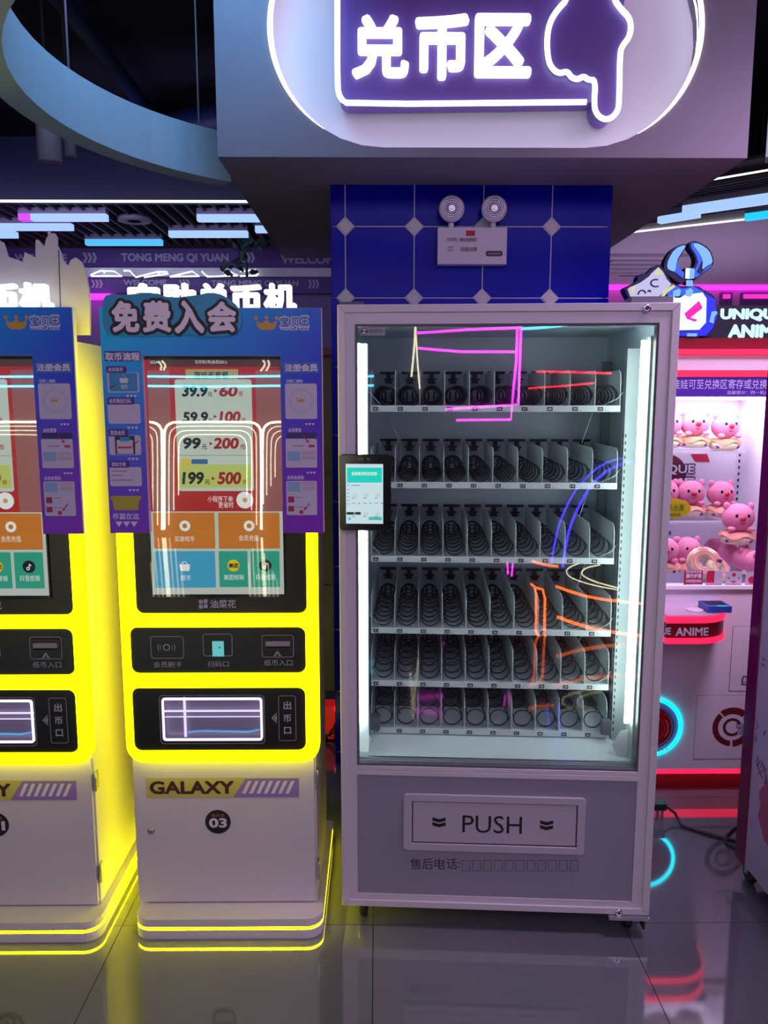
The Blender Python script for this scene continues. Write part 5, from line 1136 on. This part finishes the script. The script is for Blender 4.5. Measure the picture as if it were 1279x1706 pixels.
# ================================================================== RIGHT CABINET
RXs = 1.262; RY1 = 2.545
rc_ = thing('arcade_cabinet', 'white printed arcade cabinet with dark red rear edge, cut at right', 'cabinet', (RXs, RY1, 0))
RL = .95
obj('side_panel', box(nb(), 0, .02, -RL, -.062, .072, 1.85), M('cabinet_lilac_gloss', (0.50, 0.44, 0.60), .14, spec=.8), rc_)
obj('rear_panel', bevel(box(nb(), -.006, .02, -.0615, 0, .072, 1.85), .004), M('cabinet_red_gloss', (0.16, 0.004, 0.03), .12, spec=.8), rc_)
obj('carcass', box(nb(), .0205, .62, -RL, 0, .072, 1.85), MC['cabinet_red_gloss'], rc_)
bm = nb(); rnd = random.Random(3)
for k in range(34):
    y = -rnd.uniform(.07, .30); z = rnd.uniform(.3, .62); P = [(-.0008, y, z)]
    for j in range(4): y += rnd.uniform(-.02, .02); z += rnd.uniform(-.02, .02); P.append((-.0008, y, z))
    tube(bm, P, .0009, 4)
obj('ink_scribbles', bm, M('scribble_ink', (0.04, 0.02, 0.08), .5), rc_)
bm = nb(); P = [(-.0012, -.20-.07*math.cos(a*.4)*(1+.15*math.sin(a*3)), .34+.11*math.sin(a*.4)) for a in range(16)]; bm.faces.new([bm.verts.new(p) for p in P]); obj('pink_print', bm, M('print_rose', (0.45, 0.10, 0.20), .3), rc_)
bm = nb(); 
for k, z in enumerate((.82, .80)): P = [(-.001, -.085-j*.009, z) for j in range(3)]; tube(bm, P, .002, 4)
obj('small_print', bm, MC['scribble_ink'], rc_)
caster(.03, -.045, rc_, .036); caster(.55, -.045, rc_, .036); caster(.03, -RL+.08, rc_, .036); caster(.55, -RL+.08, rc_, .036)
# ================================================================== FLOOR CABLES, GAP ITEMS
cbm = nb(); fp = lambda px, py, z=.006: atz(px, py, z)
pc = thing('power_cord', 'black plug and cord lying on floor in front of claw machine', 'cord', tuple(fp(1097, 1364, 0)))
o_ = pc.location.copy(); rel = lambda v: tuple(Vector(v)-o_)
pl_ = at(1097, 1345, o_.y); obj('plug', bevel(box(nb(), -.028, .022, -.02, .02, .045, .072), .008), M('plug_black', (0.02, 0.02, 0.03), .4), pc)
obj('plug_pins', bevel(box(nb(), -.016, -.004, -.012, -.006, .0, .046), .001), STEEL, pc); obj('plug_pins', bevel(box(nb(), .004, .014, -.012, -.006, .0, .046), .001), STEEL, pc)
pts = [(.02, 0, .058), (.06, -.01, .030), rel(fp(1135, 1376)), rel(fp(1165, 1385)), rel(fp(1200, 1395)), rel(fp(1245, 1405)), rel(fp(1262, 1402))]
obj('cord', tube(nb(), smooth3 if False else pts, .006, 8), M('cord_black', (0.015, 0.015, 0.03), .4), pc)
lc = [fp(*p) for p in ((1262, 1371), (1240, 1374), (1222, 1381), (1210, 1392), (1207, 1400), (1213, 1408), (1228, 1413), (1262, 1415))]
o = obj('loop_cable', tube(nb(), [tuple(v) for v in lc], .005, 8), MC['cord_black']); tag(o, 'black cable loop on floor beside arcade cabinet caster', 'cable')
# storage cabinet in the gap
gp = at(520, 592, 4.3); gx1 = at(556, 900, 4.3).x
g_ = thing('storage_cabinet', 'tall grey cabinet seen in the gap between kiosk and column', 'cabinet', (-1.0, 4.3, 0))
w_ = gx1+1.0
obj('carcass', box(nb(), 0, w_, .02, .5, 0, gp.z), M('cabinet_taupe', (0.30, 0.26, 0.26), .5), g_)
for k in range(3):
    a = k*(gp.z-.02)/3; obj('door', bevel(box(nb(), .005, w_-.005, 0, .0195, a+.03, a+(gp.z-.02)/3), .003), MC['cabinet_taupe'], g_)
obj('top_board', box(nb(), -.02, w_+.01, -.02, .5, gp.z+.0005, gp.z+.04), DRED, g_)
bq_ = at(545, 1240, 3.75)
gb = obj('dark_crate', bevel(box(nb(), -.17, .17, -.12, .12, 0, bq_.z-.005), .006), MATTE); gb.location = (at(556, 1240, 3.75).x-.03, 3.75, 0); tag(gb, 'dark crate on floor in the gap left of column', 'crate')
r_ = thing('red_device', 'red lit device with black cables on the dark crate in the gap', 'device', (gb.location.x-.01, 3.72, bq_.z-.005))
hR = at(545, 1166, 3.72).z-bq_.z
obj('housing', bevel(box(nb(), -.06, .075, -.05, .05, .0005, hR*.95), .012), M('device_red', (0.45, 0.01, 0.012), .4, emit=(1, .02, .02), es=.25), r_)
obj('lamp', ball(nb(), (.06, -.055, hR*.93), (.012, .01, .02)), REDL, r_)
bm = nb()
for k in range(3): tube(bm, smooth([( -.06+.02*k, -.055, .02), (.0, -.075, .07+.02*k), (.06, -.06, .16-.03*k), (.07, -.058, hR*.8)], 1, False) if False else [(-.06+.02*k, -.060, .02), (.0, -.075, .07+.02*k), (.05, -.065, .14-.03*k), (.07, -.056, hR*.8)], .006, 6)
obj('cables', bm, MATTE, r_)
# ================================================================== NEON ON THE WALL BEHIND THE VIEWER (seen mirrored in glass)
WY = -5.55
def mirror(frame, px, py, d, WY):
    n = frame.R @ Vector((0, 1, 0)); o = frame.o+n*d; v = ray(px, py); tt = (o-_C).dot(n)/v.dot(n); h = _C+v*tt; rdir = v-2*v.dot(n)*n
    return h+rdir*((WY-h.y)/rdir.y)
def neon(frame, d, L, r, mat, label, group=None, sm=1, wy=None):
    P = [mirror(frame, x, y, d, wy or WY) for x, y in L]
    if wy: r *= .36
    c = sum(P, Vector())/len(P); P = [p-c for p in P]
    for _ in range(sm):
        Q = [P[0]]
        for a, b in zip(P, P[1:]): Q += [a*.75+b*.25, a*.25+b*.75]
        P = Q+[P[-1]]
    o = obj('neon_tube', tube(nb(), P, r, 6), mat); o.location = c; tag(o, label, 'neon light', group); return o
def nm(n, c, s): return glow(n, c, s)
NM, NB_, NO, NR, NY = nm('wall_neon_magenta', (1, .05, .85), 13), nm('wall_neon_blue', (.06, .04, 1), 13), nm('wall_neon_orange', (1, .16, .02), 13), nm('wall_neon_red', (1, .03, .06), 10), nm('wall_neon_warm', (1, .93, .6), 9)
NC = nm('wall_neon_cyan', (.1, .75, 1), 12)
BYN = -0.90
cb_ = thing('counter_board', 'dark front board of a counter behind the viewer carrying orange and blue neon', 'counter', (1.1, BYN-.04, 0))
obj('board', box(nb(), -1.0, 1.6, -.05, 0, 0, 1.32), M('counter_dark', (0.03, 0.025, 0.05), .6), cb_)
gM = 'magenta neon tubes reflected in the vending glass'
for L, lab in (([(692, 555), (780, 549), (866, 546)], 'magenta neon tube reflected highest, left part of the glass'), ([(696, 580), (770, 586), (858, 586)], 'magenta neon tube reflected second below the highest'), ([(862, 538), (860, 600), (855, 650), (851, 699), (760, 700)], 'L shaped magenta neon tube reflected over lanes 04 to 06'), ([(868, 538), (866, 600), (863, 674), (800, 678), (742, 682)], 'longer L shaped magenta neon tube reflected over top labels')):
    neon(V, .01, L, .019, NM, lab, sm=0)
neon(V, .01, [(845, 937), (846, 957)], .02, NM, 'short magenta neon dash reflected, left of two', wy=BYN)
neon(V, .01, [(854, 939), (852, 961)], .02, NM, 'short magenta neon dash reflected, right of two', wy=BYN)
neon(V, .01, [(692, 538), (690, 580), (685, 628)], .014, NY, 'warm white neon tube reflected at upper left, leaning left'); neon(V, .01, [(692, 545), (695, 600), (699, 648)], .012, NY, 'warm white neon tube reflected at upper left, leaning right')
neon(V, .01, [(868, 548), (915, 545), (965, 538)], .019, NC, 'cyan neon tube reflected at the top of vending glass')
neon(V, .01, [(893, 619), (960, 620), (1018, 622)], .017, NR, 'red neon tube reflected above lane 08 spirals'); neon(V, .01, [(880, 647), (940, 643), (990, 638)], .015, NR, 'red neon tube reflected across lane 08 spirals')
neon(V, .01, [(1036, 763), (1005, 772), (975, 795), (950, 830), (932, 870), (924, 905), (918, 940)], .019, NB_, 'curved blue neon tube reflected, the left one', sm=2, wy=BYN); neon(V, .01, [(1064, 765), (1022, 777), (990, 800), (968, 835), (950, 875), (943, 905), (937, 945)], .027, NB_, 'curved blue neon tube reflected, the right one', sm=2, wy=BYN)
neon(V, .01, [(926, 977), (950, 986), (985, 996), (1030, 1002), (1073, 1006)], .030, NO, 'orange neon tube reflected, the upper of two curves', sm=2, wy=BYN); neon(V, .01, [(928, 1028), (960, 1040), (1000, 1050), (1040, 1056), (1071, 1060)], .034, NO, 'orange neon tube reflected, the lower of two curves', sm=2, wy=BYN)
neon(V, .01, [(884, 973), (893, 979), (893, 1030), (892, 1052), (899, 1063)], .026, NO, 'orange neon tube reflected upright, left of two', wy=BYN); neon(V, .01, [(893, 979), (908, 984), (907, 1040), (907, 1062), (915, 1075)], .028, NO, 'orange neon tube reflected upright, right of two', wy=BYN)
neon(V, .01, [(886, 935), (905, 941), (930, 944)], .026, NO, 'short orange neon tube reflected just above row four', wy=BYN)
neon(V, .01, [(964, 939), (948, 945), (942, 953), (950, 963), (985, 975), (1030, 983)], .012, NY, 'thin warm neon curve reflected under row three, outer', sm=2, wy=BYN); neon(V, .01, [(1000, 941), (975, 946), (966, 956), (985, 968), (1030, 980)], .014, NY, 'thin warm neon curve reflected under row three, inner', sm=2, wy=BYN)
KF = K; kd = -.044
def arch(dx, top, x0, x1, yb, r, mat, lab, g): neon(KF, kd, [(x0, yb), (x0, top+24), (x0+2, top+9), (x0+12, top+1), (x0+26, top), (x1-26, top), (x1-12, top+1), (x1-2, top+9), (x1, top+24), (x1, yb)], r, mat, lab, g, 1)
NA = nm('wall_neon_arch', (1, .95, .62), 14); NA2 = nm('wall_neon_arch_dim', (1, .93, .62), 6)
arch(0, 703, 273, 435, 905, .017, NA, 'warm white arch of neon, outermost of middle set', None)
def half(x0, top, yb, r, mat, lab): neon(KF, kd, [(x0, yb), (x0, top+24), (x0+2, top+9), (x0+12, top+1), (x0+26, top), (476, top)], r, mat, lab)
half(437, 703, 840, .017, NA, 'warm white half arch of neon, outermost at the right')
arch(0, 703, 105, 270, 905, .017, NA, 'warm white arch of neon, outermost of left set', None)
arch(0, 703, -62, 102, 905, .017, NA, 'warm white arch of neon, outermost of far left set', None)
for i in range(1, 4):
    half(437+i*7, 703+i*7, 840-i*15, .009, NA2, 'thin half arch of neon at the right, '+('outer', 'middle', 'inner')[i-1])
    for nmn, a, b in (('middle', 273, 435), ('left', 105, 270), ('far left', -62, 102)):
        arch(0, 703+i*7, a+i*8, b-i*8, 900-i*25, .009, NA2, 'thin warm neon arch, %s one nested in the %s arch' % (('outer', 'middle', 'innermost')[i-1], nmn), None)
for y, lab in ((627, 'long cyan neon tube on back wall, upper of two'), (643, 'long cyan neon tube on back wall, lower of two')): neon(KF, kd, [(-150, y+1), (243, y), (350, y+1), (470, y-.5), (500, y-1)], .017, NC, lab, sm=0)
for L, lab in (([(269, 601), (276, 608), (272, 617)], 'short warm neon stroke near upper arches, first'), ([(263, 602), (269, 608), (267, 617)], 'short warm neon stroke near upper arches, second'), ([(438, 600), (442, 607), (434, 618)], 'short warm neon stroke near upper arches, third'), ([(446, 600), (449, 607), (443, 618)], 'short warm neon stroke near upper arches, fourth')): neon(KF, kd, L, .014, NA2, lab)
# drop links that were used only for building
bpy.context.view_layer.update()
